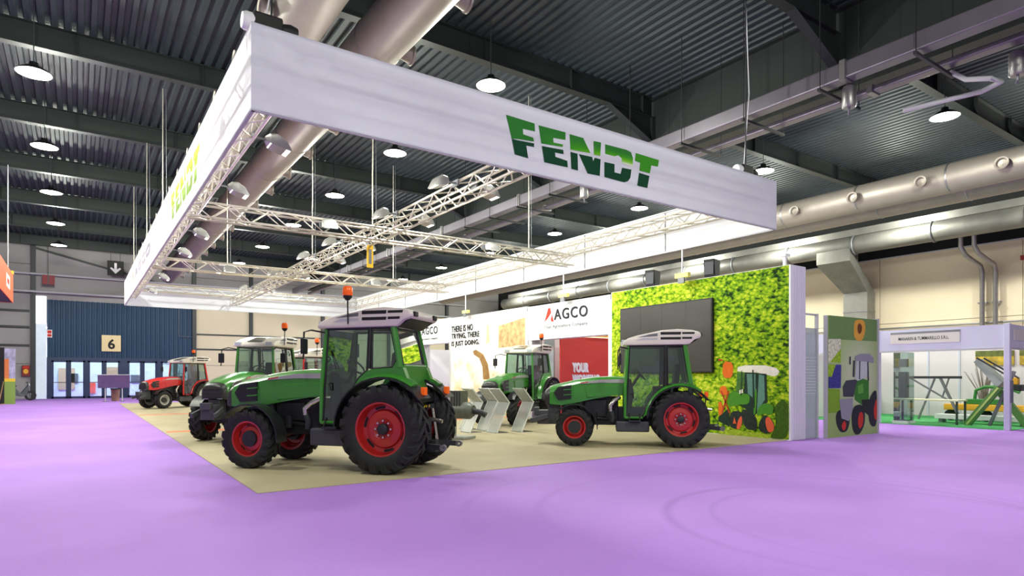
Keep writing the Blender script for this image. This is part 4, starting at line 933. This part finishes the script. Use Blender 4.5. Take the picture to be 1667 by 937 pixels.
        # mirror
        mr = MB().tube(side([(1.04,2.02)], s) + [(1.22*kx,s*0.62*ky,Z(2.06)),(1.24*kx,s*0.78*ky,Z(2.02)),(1.24*kx,s*0.80*ky,Z(1.6))], 0.014, 6).build('mirror_arm', M_trim, t, True)
        MB().box((1.20*kx,s*0.80*ky-0.07,Z(1.68)), (1.20*kx+0.05,s*0.80*ky+0.07,Z(1.92))).build('mirror', M_trim, mr, bevel=0.015)
    fr = [(1.125*kx,-0.47*ky,Z(1.40)),(1.125*kx,0.47*ky,Z(1.40)),(1.05*kx,0.42*ky,Z(2.08)),(1.05*kx,-0.42*ky,Z(2.08))]
    w_ = MB().sheet(fr).build('windscreen', M_cab, t, fix=False); MB().tube([(1.09*kx,0,Z(1.45)),(1.08*kx,0.25,Z(1.75))], 0.01, 6).build('wiper', M_trim, w_)
    rq = Q*1.03
    MB().sheet([(-0.215*kx,-0.40*ky,rq),(-0.215*kx,0.40*ky,rq),(-0.10*kx,0.38*ky,Z(2.07)),(-0.10*kx,-0.38*ky,Z(2.07))]).build('rear_window', M_cab, t, fix=False)
    MB().tube([(-0.22*kx,-0.40*ky,rq),(-0.22*kx,0.40*ky,rq),(-0.105*kx,0.38*ky,Z(2.07)),(-0.105*kx,-0.38*ky,Z(2.07)),(-0.22*kx,-0.40*ky,rq)], 0.02, 6, False).build('rear_window_seal', M_trim, t)
    MB().box((-0.27*kx,-0.42*ky,rw+0.32), (-0.16*kx,0.42*ky,Q*1.03)).build('rear_bulkhead', body, t, bevel=0.02)
    MB().box(P(0.0,-0.40,0.62), P(1.10,0.40,0.68)).build('cab_floor', M_trim, t)
    MB().prism(pl([(1.12,0.64),(1.13,1.42),(0.98,1.40),(0.92,1.1),(1.0,0.64)]), 'y', -0.24*ky, 0.24*ky).build('dashboard', M_trim, t, bevel=0.03)
    st = MB().tube([P(0.95,0,1.25),P(0.80,0,1.48)], 0.03, 8).build('steering_column', M_trim, t)
    rg = MB(); cc = Vector(P(0.79,0,1.5)); pa = []
    for q in range(17):
        a_ = 2*PI*q/16; pa.append(cc + Vector((-0.45,0,-0.25)).normalized()*0 + Vector((math.cos(a_)*0.19*0.55, math.sin(a_)*0.19, math.cos(a_)*0.19*0.6)))
    rg.tube(pa, 0.016, 6, False).build('steering_wheel', M_trim, st, True)
    m = MB(); m.box(P(0.08,-0.24,0.95), P(0.52,0.24,1.10)); m.prism(pl([(0.02,1.05),(0.14,1.05),(0.06,1.72),(-0.05,1.72)]), 'y', -0.22, 0.22); m.box(P(0.12,-0.18,0.68), P(0.45,0.18,0.96))
    m.build('seat', M_seat, t, bevel=0.04)
    MB().box(P(0.1,-0.42,1.0), P(0.5,-0.28,1.24)).box(P(0.1,0.28,0.9), P(0.4,0.4,1.05)).build('side_console', M_trim, t, bevel=0.02)
    # roof
    rp_ = pl([(1.17,2.09),(1.16,2.17),(1.05,2.24),(0.85,2.30),(0.35,2.40),(0.05,2.42),(-0.22,2.40),(-0.38,2.36),(-0.42,2.28),(-0.38,2.23),(-0.28,2.20),(-0.17,2.10)])
    rf = MB().prism(rp_, 'y', -0.53*ky, 0.53*ky).build('roof', M_roof, t, True, 0.035)
    for s in (1,-1):
        for (xa, xb, za, zb) in ((0.40,-0.0,2.305,2.36),(-0.03,-0.27,2.315,2.355),(0.40,0.0,2.205,2.255),(-0.03,-0.22,2.215,2.255)):
            MB().prism(pl([(xa,za),(xb,za),(xb-0.01,zb),(xa,zb)]), 'y', s*0.50*ky, s*0.534*ky).build('roof_vent', M_black, rf)
        MB().prism(pl([(0.85,2.255),(0.46,2.275),(0.46,2.335),(0.62,2.315)]), 'y', s*0.50*ky, s*0.533*ky).build('roof_vent', M_grey, rf); MB().prism(pl([(0.9,2.19),(0.46,2.20),(0.46,2.245),(0.75,2.24)]), 'y', s*0.50*ky, s*0.533*ky).build('roof_vent', M_ltgrey, rf)
        MB().box((1.10*kx,s*0.40*ky-0.08,Z(2.12)), (1.185*kx,s*0.40*ky+0.08,Z(2.21))).build('work_lamp', M_hglass, rf, bevel=0.012)
        MB().box((-0.44*kx,s*0.38*ky-0.06,Z(2.26)), (-0.40*kx,s*0.38*ky+0.06,Z(2.34))).build('rear_work_lamp', M_black, rf, bevel=0.01)
    MB().prism(pl([(1.10,2.225),(0.62,2.352),(0.60,2.362),(1.09,2.24)]), 'y', -0.20*ky, 0.20*ky).build('roof_hatch', mat('hatch_glass',(30,52,44),0.12), rf)
    MB().prism(pl([(-0.16,2.09),(-0.36,2.215),(-0.37,2.245),(-0.10,2.12)]), 'y', -0.44*ky, 0.44*ky).build('roof_underside', M_black, rf)
    bc = MB().tube([(0.62*kx,0.56*ky,Z(2.15)),(0.62*kx,0.57*ky,Z(2.15)+0.38)], 0.012, 8).build('beacon_pole', M_trim, t)
    MB().lathe([(0.06,0),(0.075,0.02),(0.075,0.11),(0.055,0.15),(0,0.155)], c=(0.62*kx,0.57*ky,Z(2.15)+0.42), n=16).build('beacon_dome', M_orange, bc, True)
    MB().lathe([(0,-0.05),(0.03,-0.05),(0.07,0.0),(0.07,0.02),(0,0.02)], c=(0.62*kx,0.57*ky,Z(2.15)+0.41), n=16).build('beacon_base', M_black, bc, True)
    # rear linkage
    for s in (1,-1):
        la = MB().bar((-0.2*kx,s*0.22,0.42),(-0.82*kx,s*0.34,0.38),0.05,0.08).build('lower_link', M_cast, t)
        MB().tube([(-0.5*kx,s*0.28,0.42),(-0.42*kx,s*0.28,0.95)], 0.025, 8).build('lift_rod', M_chrome, la); MB().bar((-0.2*kx,s*0.2,0.95),(-0.45*kx,s*0.28,0.98),0.05,0.07).build('lift_arm', M_cast, la)
        MB().lathe([(0.02,-0.03),(0.05,-0.03),(0.05,0.03),(0.02,0.03)], 'y', (-0.85*kx,s*0.34,0.38), 12, True).build('hook_end', M_grey, la)
    MB().tube([(-0.3*kx,0,0.82),(-0.7*kx,0,0.75)], 0.03, 8).build('top_link', M_chrome, t)
    m = MB(); m.box((-0.46*kx,-0.16,0.30),(-0.30*kx,0.16,0.80)); m.box((-0.62*kx,-0.07,0.28),(-0.46*kx,0.07,0.46)); m.lathe([(0,-0.5),(0.07,-0.5),(0.07,-0.36),(0,-0.36)], 'x', (-0.0,0,0.6), 12)
    m.build('hitch', M_cast, t, bevel=0.012)
    m = MB()
    for q in range(4): m.tube([(-0.30*kx,-0.15+0.1*q,1.0),(-0.42*kx,-0.15+0.1*q,0.98)], 0.022, 8)
    m.build('hydraulic_coupler', mat('coupler_yellow',(214,190,30),0.5), t)
    MB().tube([(-0.3*kx,0.1,1.0),(-0.55*kx,0.2,1.02),(-0.5*kx,0.28,0.7),(-0.35*kx,0.2,0.6)], 0.016, 6).build('hydraulic_hose', M_trim, t, True)
    MB().box((-0.42*kx,-0.42*ky,rw+0.38),(-0.27*kx,0.42*ky,rw+0.46)).build('rear_shelf', M_trim, t, bevel=0.01)
    return t
TAB0 = [(0,0),(3,3)]
TABN = [(0,0),(0.6,0.74),(1.0,1.07),(1.44,1.55),(2.1,2.2),(2.42,2.5)]
def pose(t, x, y, hx, hy): t.location = (x, y, 0.008); t.rotation_euler = (0, 0, math.atan2(hy, hx))
trN = tractor('green tractor with white roof and orange beacon nearest the camera', 0.665, 0.465, 2.32, 0.56, 0.57, 0.40, 0.30, TABN, 1.58, M_green, M_rim, 0.98)
trR = tractor('green tractor with red wheels in front of the dark screen', 0.575, 0.395, 2.16, 0.50, 0.50, 0.33, 0.25, TAB0, 1.28, M_green, M_rim, 1.0)
trM = copy_tree(trN); trM['label'] = 'green tractor facing the camera below the AGCO fascia, behind the acrylic stands'
trL = copy_tree(trN); trL['label'] = 'green tractor facing forward, half hidden behind the nearest tractor'
for o in [x for x in bpy.data.objects if (x.parent == trR and x.name.startswith('beacon_pole')) or (x.parent == trN and x.name.startswith('front_linkage'))]:
    for c in [x for x in bpy.data.objects if x.parent == o]: bpy.data.objects.remove(c)
    bpy.data.objects.remove(o)
trD = tractor('red tractor with silver wheels by the blue wall', 0.575, 0.395, 2.16, 0.50, 0.50, 0.33, 0.25, TAB0, 1.28, M_mf, M_rimg, 1.0)
trE = copy_tree(trD); trE['label'] = 'dark red tractor seen between the two leftmost green tractors, mostly hidden'
def unit(a): return (math.cos(math.radians(a)), math.sin(math.radians(a)))
def place(t, wheel_xy, deg, wb, y):   # position from the contact point of its left rear wheel
    h = unit(deg); l = (-h[1], h[0]); t.location = (wheel_xy[0]-l[0]*y, wheel_xy[1]-l[1]*y, 0.008); t.rotation_euler = (0,0,math.radians(deg))
place(trN, (3.68, 8.72), 130.0, 2.32, 0.68)
place(trR, (10.05, 8.50), 136.8, 2.16, 0.62)
pose(trL, 4.28, 17.3, *unit(232)); pose(trM, 12.4, 16.65, *unit(208)); pose(trD, 4.75, 34.0, *unit(212)); pose(trE, 6.9, 21.5, *unit(200))

# ------------------------------------------------------------------ small stand items
M_acr = frosted('acrylic', (176,180,174), 0.5)
M_acre = mat('acrylic_edge', (226,228,224), 0.3)
def acrylic(label, x, y, rz):
    t = thing('acrylic_stand', label, 'display stand', (x, y, 0.008), rz, 'acrylic display stands')
    prof = [(0.0,0.0),(0.0,0.02),(0.10,0.78),(-0.16,1.12),(-0.17,1.10),(0.075,0.775),(-0.02,0.02),(-0.02,0.0)]
    MB().prism([(-0.16,0.01),(0.22,0.78),(0.207,0.784),(-0.173,0.01)], 'y', -0.24, 0.24).build('upright_sheet', M_acr, t)
    MB().prism([(0.22,0.78),(-0.10,1.14),(-0.11,1.13),(0.205,0.775)], 'y', -0.24, 0.24).build('lectern_sheet', M_acr, t)
    for sd in (-0.252, 0.24):
        MB().prism([(-0.155,0.0),(0.228,0.785),(-0.095,1.15),(-0.115,1.135),(0.198,0.778),(-0.18,0.0)], 'y', sd, sd+0.012).build('sheet_edge', M_acre, t)
    MB().box((-0.2,-0.22,0), (0.2,0.22,0.014)).build('base_sheet', M_acr, t)
    MB().prism([(0.185,0.83),(-0.06,1.105),(-0.066,1.10),(0.18,0.825)], 'y', -0.18, 0.18).build('info_sheet', mat('paper_grey',(180,182,176),0.6,0,0.2,30), t)
acrylic('clear acrylic lectern stand, rightmost of the row', 9.65, 13.5, 0.0)
acrylic('clear acrylic lectern stand, second from the right', 8.95, 13.6, 0.0)
acrylic('clear acrylic lectern stand, third from the right', 9.05, 14.3, 0.0)
acrylic('clear acrylic lectern stand, fourth from the right', 8.85, 14.87, 0.0)
acrylic('clear acrylic lectern stand, leftmost beside the steel display piece', 8.45, 14.1, 0.0)
t = thing('gearbox_display', 'grey machine part shown on a post behind the nearest tractor', 'machine part', (7.25,12.9,0.008), 0.5)
MB().box((-0.28,-0.45,0), (0.28,0.45,0.06)).build('base_plate', mat('pale_steel',(170,172,162),0.5,0.3), t, bevel=0.01)
MB().box((-0.05,-0.06,0.06), (0.05,0.06,0.55)).build('post', mat('pale_steel',(170,172,162),0.5,0.3), t)
m = MB(); m.box((-0.16,-0.30,0.72), (0.16,0.0,1.12)); m.lathe([(0,-0.55),(0.13,-0.55),(0.2,-0.45),(0.2,-0.1),(0.14,0.0),(0.14,0.3),(0.07,0.4),(0.07,0.6),(0,0.6)], 'y', (0,0,0.66), 18)
m.build('gear_housing', mat('dull_casting',(104,108,100),0.5,0.4,0.2,10), t, True)
for k in range(4): MB().box((-0.17,-0.28+0.07*k,0.74), (-0.155,-0.25+0.07*k,1.1)).build('cooling_rib', M_dark, t)
MB().lathe([(0.05,0.30),(0.22,0.30),(0.24,0.33),(0.22,0.36),(0.05,0.36)], 'y', (0,0,0.66), 20, True).build('flange', M_steel, t, True)
MB().tube([(0,-0.5,0.66),(0.02,-0.75,0.62),(0.05,-0.85,0.56)], 0.07, 10).build('drive_shaft', M_cast, t, True)
# ------------------------------------------------------------------ neighbouring booth on the right
M_lav = mat('lavender_frame', (206,208,228), 0.5)
M_gcar = mat('green_carpet', (56,160,84), 0.8, 0, 0.1, 3)
struct(tag(MB().box((20.65,6.25,0), (26.0,12.5,0.012)).build('floor_booth_carpet', M_gcar), 'green carpet of the booth at the right edge'))
bt = thing('exhibition_booth', 'pale grey modular booth with name boards at the right edge', 'booth', (20.7,6.33,0))
MB().box((-0.03,0.0,2.22), (0.03,6.0,2.88)).build('front_fascia', M_lav, bt); MB().box((-0.05,0.0,2.20), (0.05,6.0,2.25)).build('fascia_rail', M_ltgrey, bt)
MB().box((0.0,-0.03,2.22), (5.3,0.03,2.88)).build('side_fascia', M_lav, bt); MB().box((0,-0.05,2.20), (5.3,0.05,2.25)).build('fascia_rail', M_ltgrey, bt)
for x, y in ((0,0), (0,3.35), (5.2,0)): MB().box((x-0.07,y-0.07,0), (x+0.07,y+0.07,2.9)).build('post', M_lav, bt, bevel=0.01)
nb = MB().box((-0.06,1.1,2.45), (-0.03,2.95,2.75)).build('name_board', mat('board_cream',(218,216,206),0.6), bt); MB().box((-0.062,1.1,2.74), (-0.03,2.95,2.80)).build('board_shade', M_grey, nb)
lettering('board_lettering', 'MANARIN & TUMMARELLO S.R.L.', M_text, nb, (-0.064,2.72,2.55), (0,-1,0), (0,0,1), 1.35, 0.10, 0.01)
nb = MB().box((0.35,-0.06,2.45), (2.2,-0.03,2.75)).build('name_board', mat('board_cream',(218,216,206),0.6), bt)
M_bw = mat('booth_wall', (226,216,222), 0.6)
for k in range(6): MB().box((5.22,0.02+1.0*k,0), (5.27,1.0+1.0*k,2.5)).build('back_panel', M_bw, bt); MB().box((5.19,0.98+1.0*k,0), (5.28,1.03+1.0*k,2.5)).build('panel_post', M_lav, bt)
for k in range(5): MB().box((0.05+1.04*k,5.95,0), (1.07+1.04*k,6.0,2.5)).build('side_panel', M_bw, bt)
MB().box((-0.05,-0.10,0.75), (0.10,-0.075,1.35)).build('notice_strip', mat('notice_grey',(110,114,126),0.6,0,0.3,30), bt)
for lab, y, z in (('left', 1.4, 1.85), ('right', 0.15, 1.85)):
    pt = thing('field_photo', 'wide yellow field photograph on the booth wall, %s one' % lab, 'photo', (25.85,6.33+y,z)); MB().box((0.0,0,0), (0.04,1.1,0.5)).build('photo_board', mat('field_photo',(190,160,50),0.6,0,0.5,4), pt); MB().box((-0.005,0,0.3), (0,1.1,0.5)).build('photo_trees', mat('field_trees',(96,104,40),0.6,0,0.4,6), pt)
pb = thing('striped_sign', 'green and yellow sign standing on the counter at the right edge', 'sign', (22.6,5.75,1.08)); MB().box((-0.03,-0.3,0), (0.03,0.3,0.42)).build('sign_board', mat('sign_green',(40,150,40),0.5), pb)
for k in range(2): MB().box((-0.036,-0.2+0.25*k,0.04), (-0.03,-0.08+0.25*k,0.38)).build('sign_stripe', mat('sign_yellow',(220,210,40),0.5), pb)
ct = thing('booth_counter', 'pale counter outside the booth at the right edge', 'counter', (22.6,5.7,0)); MB().box((-0.4,-0.6,1.02), (0.4,0.4,1.08)).build('counter_top', M_white, ct); MB().box((-0.32,-0.55,0), (0.32,0.35,1.02)).build('counter_body', mat('pale_sage',(176,196,176),0.6), ct)
gpl = thing('booth_glass_column', 'tall glass display column at the left of the booth', 'display case', (21.1,9.1,0)); MB().box((-0.22,-0.2,0.1), (0.22,0.2,2.2)).build('glass_case', glass('case_glass',(205,220,215),0.2), gpl); MB().box((-0.25,-0.23,0), (0.25,0.23,0.1)).build('case_plinth', M_white, gpl)
MB().box((-0.12,-0.1,0.8), (0.12,0.1,1.6)).build('shown_part', mat('shown_grey',(110,120,118),0.5,0.3), gpl); MB().box((-0.1,-0.1,1.75), (0.1,0.1,2.0)).build('shown_part', M_steel, gpl)
tb = thing('slim_table', 'narrow cream topped table on thin dark legs in the booth', 'table', (21.9,8.6,0.012)); MB().box((-0.35,-0.8,0.70), (0.35,0.8,0.74)).build('table_top', mat('cream_top',(222,220,186),0.5), tb)
for x in (-0.3,0.3):
    for y in (-0.75,0.75): MB().box((x-0.025,y-0.025,0), (x+0.025,y+0.025,0.70)).build('leg', mat('dark_green_leg',(40,66,52),0.5), tb)
M_mg = mat('machine_green', (84,130,62), 0.45); M_my = mat('machine_yellow', (228,168,40), 0.5)
ht = thing('sorting_rack', 'grey rack with a level bar and slanted legs in the booth', 'rack', (23.2,9.3,0.012)); MB().bar((0,-1.0,1.42), (0,0.55,1.42), 0.08).build('level_bar', M_dark, ht)
MB().bar((0,-0.4,1.4), (0,-1.0,0), 0.07).build('leg', M_grey, ht); MB().bar((0,0.5,1.4), (0,-0.6,0.7), 0.05).build('leg', M_grey, ht); MB().bar((0,-0.65,1.4), (0,-0.45,0.75), 0.04).build('leg', M_grey, ht); MB().bar((0.35,-0.1,1.38), (0.35,0.4,0), 0.05).build('leg', M_grey, ht)
cv = thing('crop_conveyor', 'green and grey conveyor with crossed slanted beams in the booth', 'conveyor', (21.9,6.95,0.012))
MB().bar((0,0.75,0.0), (0,-0.05,1.12), 0.14, 0.18).build('green_beam', M_mg, cv, bevel=0.01); MB().bar((-0.08,0.73,0.02), (-0.08,-0.05,1.12), 0.03, 0.05).build('beam_edge', mat('pale_lime',(176,196,110),0.5), cv)
MB().bar((0.3,0.1,1.1), (0.3,-0.65,0.0), 0.14, 0.18).build('green_beam', M_mg, cv, bevel=0.01); MB().bar((0.2,-0.35,1.6), (0.2,0.25,0.0), 0.08).build('grey_strut', M_grey, cv)
m = MB(); m.loft([[(0.1,0.62,1.88),(0.5,0.62,1.88),(0.5,0.52,1.98),(0.1,0.52,1.98)], [(0.05,0.02,1.12),(0.55,0.02,1.12),(0.55,-0.12,1.28),(0.05,-0.12,1.28)]]); m.build('grey_chute', mat('chute_grey',(150,158,154),0.45,0.3), cv, bevel=0.01)
MB().bar((0.0,0.5,2.0), (0.0,-0.35,1.4), 0.04).bar((0.55,0.5,2.0), (0.55,-0.35,1.4), 0.04).build('chute_rail', M_dark, cv)
mc = thing('row_machine', 'green and orange tillage machine at the back of the booth', 'machine', (24.0,7.9,0.012))
MB().box((-0.3,-1.3,0.35), (0.3,1.1,0.55)).build('orange_frame', M_my, mc, bevel=0.02); MB().tube([(-0.1,0.3,0.6),(-0.1,0.25,1.0),(-0.1,0.0,1.12),(-0.1,-0.6,1.1),(-0.1,-0.9,0.95)], 0.05, 8).build('green_arch', mat('bright_green',(50,130,50),0.45), mc, True)
MB().box((-0.15,-0.95,1.0), (0.15,-0.5,1.2)).build('gear_box', M_engine, mc, bevel=0.02); MB().box((-0.1,-0.85,1.2), (0.1,-0.45,1.42)).build('orange_cover', M_my, mc, bevel=0.02); MB().box((-0.2,-0.5,0.55), (0.2,0.5,0.72)).build('green_bed', mat('bright_green',(50,130,50),0.45), mc, bevel=0.02)
for y in (-1.2,0.0,1.0): MB().lathe([(0,-0.06),(0.17,-0.06),(0.18,0),(0.17,0.06),(0,0.06)], 'x', (0,y,0.18), 16).build('ground_wheel', M_tyre, mc, True)
br = thing('bare_twig_bunch', 'bunch of bare grey twigs standing in the booth', 'twigs', (25.0,8.3,0.012))
rr = random.Random(3)
MB().lathe([(0,0),(0.16,0),(0.2,0.5),(0.17,0.5),(0,0.45)], n=14).build('pot', M_grey, br, True)
for k in range(22):
    a = rr.uniform(0, 2*PI); sp_ = rr.uniform(0.1, 0.6); h_ = rr.uniform(1.3, 2.0)
    MB().tube([(0.05*math.cos(a),0.05*math.sin(a),0.45),(sp_*0.4*math.cos(a),sp_*0.4*math.sin(a),0.45+(h_-0.45)*0.5),(sp_*math.cos(a),sp_*math.sin(a),h_)], [0.02,0.014,0.006], 5).build('twig', mat('twig_grey',(140,128,120),0.8), br)
t = thing('booth_shelf_box', 'long low white bench at the front of the booth', 'bench', (22.7,7.6,0.012)); MB().box((-0.2,-1.2,0.12), (0.2,1.2,0.26)).build('bench_board', M_white, t); MB().box((-0.15,-1.1,0), (0.15,-1.0,0.12)).build('bench_foot', M_grey, t); MB().box((-0.15,1.0,0),(0.15,1.1,0.12)).build('bench_foot', M_grey, t)
# ------------------------------------------------------------------ left side and back of the hall
ob = thing('orange_hanging_banner', 'orange hanging banner with a white mark at the left picture edge', 'banner', (-2.2,33.0,4.5))
M_ob = mat('orange_fabric', (226,92,40), 0.7)
for k in range(3): MB().box((-0.03,-4.0*k-4.0+0.01,0), (0.0,-4.0*k-0.01,1.15)).build('side_panel', M_ob, ob)
MB().box((-6,-0.03,0), (-0.03,0,1.15)).build('end_panel', M_ob, ob); MB().box((-6.0,-12,0.02), (-0.05,-0.05,0.06)).build('underside', M_black, ob)
MB().box((0.0,-3.0,0.35), (0.006,-1.6,0.85)).build('white_mark', M_white, ob); MB().box((0.006,-2.7,0.5), (0.008,-1.9,0.7)).build('mark_print', M_red, ob)
for y in (-1,-6): MB().tube([(-0.1,y,1.1),(-0.1,y,5.4)], 0.02, 6).build('hanging_wire', M_ltgrey, ob)
MB().box((-0.06,-0.2,1.15), (0.02,0.0,1.3)).build('clamp', M_my, ob)
bp = thing('poster_stand', 'printed advertising wall with green base at the left picture edge', 'poster stand', (-3.2,42.5,0), 0.0); bp.scale = (0.75, 1, 1)
MB().box((0,0,0), (0.6,0.12,1.2)).build('green_base', mat('leaf_green',(126,156,70),0.6), bp); MB().box((0,0,1.2), (0.6,0.12,1.36)).build('yellow_band', mat('band_yellow',(222,190,40),0.6), bp)
MB().box((0,0,1.36), (0.6,0.12,2.95)).build('poster_print', mat('poster_mixed',(170,170,196),0.6,0,0.35,3), bp); MB().box((0.0,-0.01,1.36), (0.25,0,2.4)).build('orange_shape', mat('poster_orange',(220,130,80),0.6), bp)
MB().box((-2.5,0.02,0), (0,0.10,3.0)).build('dark_wall', M_black, bp); MB().bar((0.0,-0.02,0.02), (-0.25,-0.9,0.02), 0.05).bar((-0.22,-0.85,0.02), (-0.05,0,1.2), 0.04).build('support_strut', mat('wood_strut',(150,120,80),0.7), bp)
bk = thing('parked_scooter', 'dark scooter parked by the far left wall', 'scooter', (-3.0,48.6,0), 0.2)
for x in (-0.55,0.6): MB().lathe([(0.18,-0.05),(0.27,-0.06),(0.30,0),(0.27,0.06),(0.18,0.05)], 'y', (x,0,0.30), 18, True).build('wheel', M_tyre, bk, True)
m = MB(); m.loft([[(-0.75,-0.1,0.6),(-0.75,0.1,0.6),(-0.75,0.1,0.85),(-0.75,-0.1,0.85)], [(-0.2,-0.16,0.35),(-0.2,0.16,0.35),(-0.2,0.14,0.85),(-0.2,-0.14,0.85)], [(0.1,-0.14,0.25),(0.1,0.14,0.25),(0.1,0.1,0.45),(0.1,-0.1,0.45)], [(0.42,-0.18,0.3),(0.42,0.18,0.3),(0.5,0.14,1.0),(0.5,-0.14,1.0)]]); m.build('body_shell', mat('scooter_grey',(70,74,80),0.4), bk, bevel=0.03)
MB().box((-0.75,-0.13,0.84), (-0.1,0.13,0.94)).build('saddle', M_black, bk, bevel=0.03); MB().tube([(0.6,0,0.3),(0.45,0,1.1)], 0.035, 8).build('fork', M_grey, bk); MB().tube([(0.42,-0.34,1.12),(0.45,0,1.1),(0.42,0.34,1.12)], 0.02, 8).build('handlebar', M_black, bk)
MB().lathe([(0,0.0),(0.09,0.0),(0.1,0.05),(0,0.09)], 'x', (0.5,0,0.95), 14).build('headlamp', M_hglass, bk, True)
hc = thing('fire_hose_cabinet', 'red cabinet with a yellow disc on the far left wall', 'cabinet', (-2.78,YB-0.23,1.5)); hc.scale = (0.5, 1, 0.6); MB().box((-0.42,0,0), (0.42,0.2,1.15)).build('cabinet_box', mat('fire_red',(120,24,28),0.5), hc, bevel=0.02)
MB().lathe([(0,-0.012),(0.26,-0.01),(0.27,0)], 'y', (0,0,0.5), 20).build('yellow_disc', M_my, hc)
MB().box((-0.28,-0.012,0.82), (0.28,0,1.05)).build('cabinet_plate', M_red, hc)
t = thing('small_notice', 'small red and white notice at the edge of the blue cladding', 'sign', (-1.55,YB-0.1,4.05)); MB().box((-0.14,0,0), (0.14,0.03,0.5)).build('notice_board', M_white, t); MB().box((-0.11,-0.006,0.26), (0.11,0,0.46)).build('notice_mark', M_red, t); MB().box((-0.11,-0.006,0.05), (0.11,0,0.22)).build('notice_mark', M_red, t)
sg = thing('hall_number_sign', 'cream sign with a black number 6 above the glass doors', 'sign', (1.33,YB-0.14,3.2)); MB().box((0,0,0), (1.12,0.06,1.12)).build('sign_board', mat('sign_cream',(226,208,158),0.6), sg, bevel=0.01)
lettering('sign_number', '6', M_text, sg, (0.36,-0.006,0.16), (1,0,0), (0,0,1), 0.42, 0.70, 0.03)
ex = thing('exit_arrow_sign', 'black hanging sign with a white downward arrow on the far wall', 'sign', (1.63,50.55,8.35)); MB().box((0,0,0), (0.95,0.1,1.0)).build('sign_case', M_black, ex, bevel=0.015)
decal('arrow', [(0.40,0.85),(0.55,0.85),(0.55,0.42),(0.72,0.55),(0.80,0.47),(0.475,0.12),(0.15,0.47),(0.23,0.55),(0.40,0.42)], M_white, ex, (0,-0.008,0), (1,0,0), (0,0,1)); MB().tube([(0.2,0.05,1.0),(0.2,0.05,1.58)], 0.015, 6).tube([(0.75,0.05,1.0),(0.75,0.05,1.58)], 0.015, 6).build('hanging_rod', M_dark, ex)
fs_ = thing('fire_sign', 'small dark red sign high on the grey wall near the orange banner', 'sign', (-1.9,50.6,7.45)); MB().box((0,0,0), (0.65,0.05,0.6)).build('sign_board', mat('sign_dark_red',(130,36,44),0.6), fs_); MB().box((0.28,-0.006,0), (0.36,0,0.6)).build('sign_gap', M_dark, fs_)
MB().tube([(0.3,0.03,0.6),(0.3,0.03,2.48)], 0.015, 6).build('hanging_rod', M_dark, fs_)
cn = thing('purple_counter', 'purple draped counter on two thin legs before the glass doors', 'counter', (1.72,43.6,0), 0.0)
MB().box((-0.78,-0.3,0.80), (0.80,0.3,1.55)).build('counter_skirt', mat('purple_cloth',(88,66,108),0.8,0,0.15,4), cn, bevel=0.02); MB().box((-0.82,-0.33,1.55), (0.84,0.33,1.59)).build('counter_top', M_ltgrey, cn)
for x in (-0.42,0.42): MB().tube([(x,-0.2,0.0),(x,-0.2,0.82)], 0.03, 8).build('leg', M_ltgrey, cn); MB().box((x-0.12,-0.32,0), (x+0.12,0.2,0.02)).build('foot', M_grey, cn)
bi = thing('waste_bin', 'brown waste bin under the purple counter', 'bin', (1.85,44.6,0)); MB().lathe([(0,0),(0.2,0),(0.24,0.7),(0.25,0.74),(0.22,0.74),(0.18,0.05),(0,0.05)], n=18).build('bin_body', mat('bin_brown',(150,116,96),0.7,0,0.2,6), bi, True); MB().lathe([(0.24,0.70),(0.27,0.70),(0.27,0.76),(0.24,0.76)], n=18, closed=True).build('bin_rim', M_dark, bi, True)
# printed surfaces are matt
for k_, m_ in MATS.items():
    if k_.split('_')[0] in ('print', 'vine', 'panel', 'poster', 'sepia', 'hay', 'horn', 'plank') and 'Principled BSDF' in m_.node_tree.nodes:
        m_.node_tree.nodes['Principled BSDF'].inputs['Specular IOR Level'].default_value = 0.12
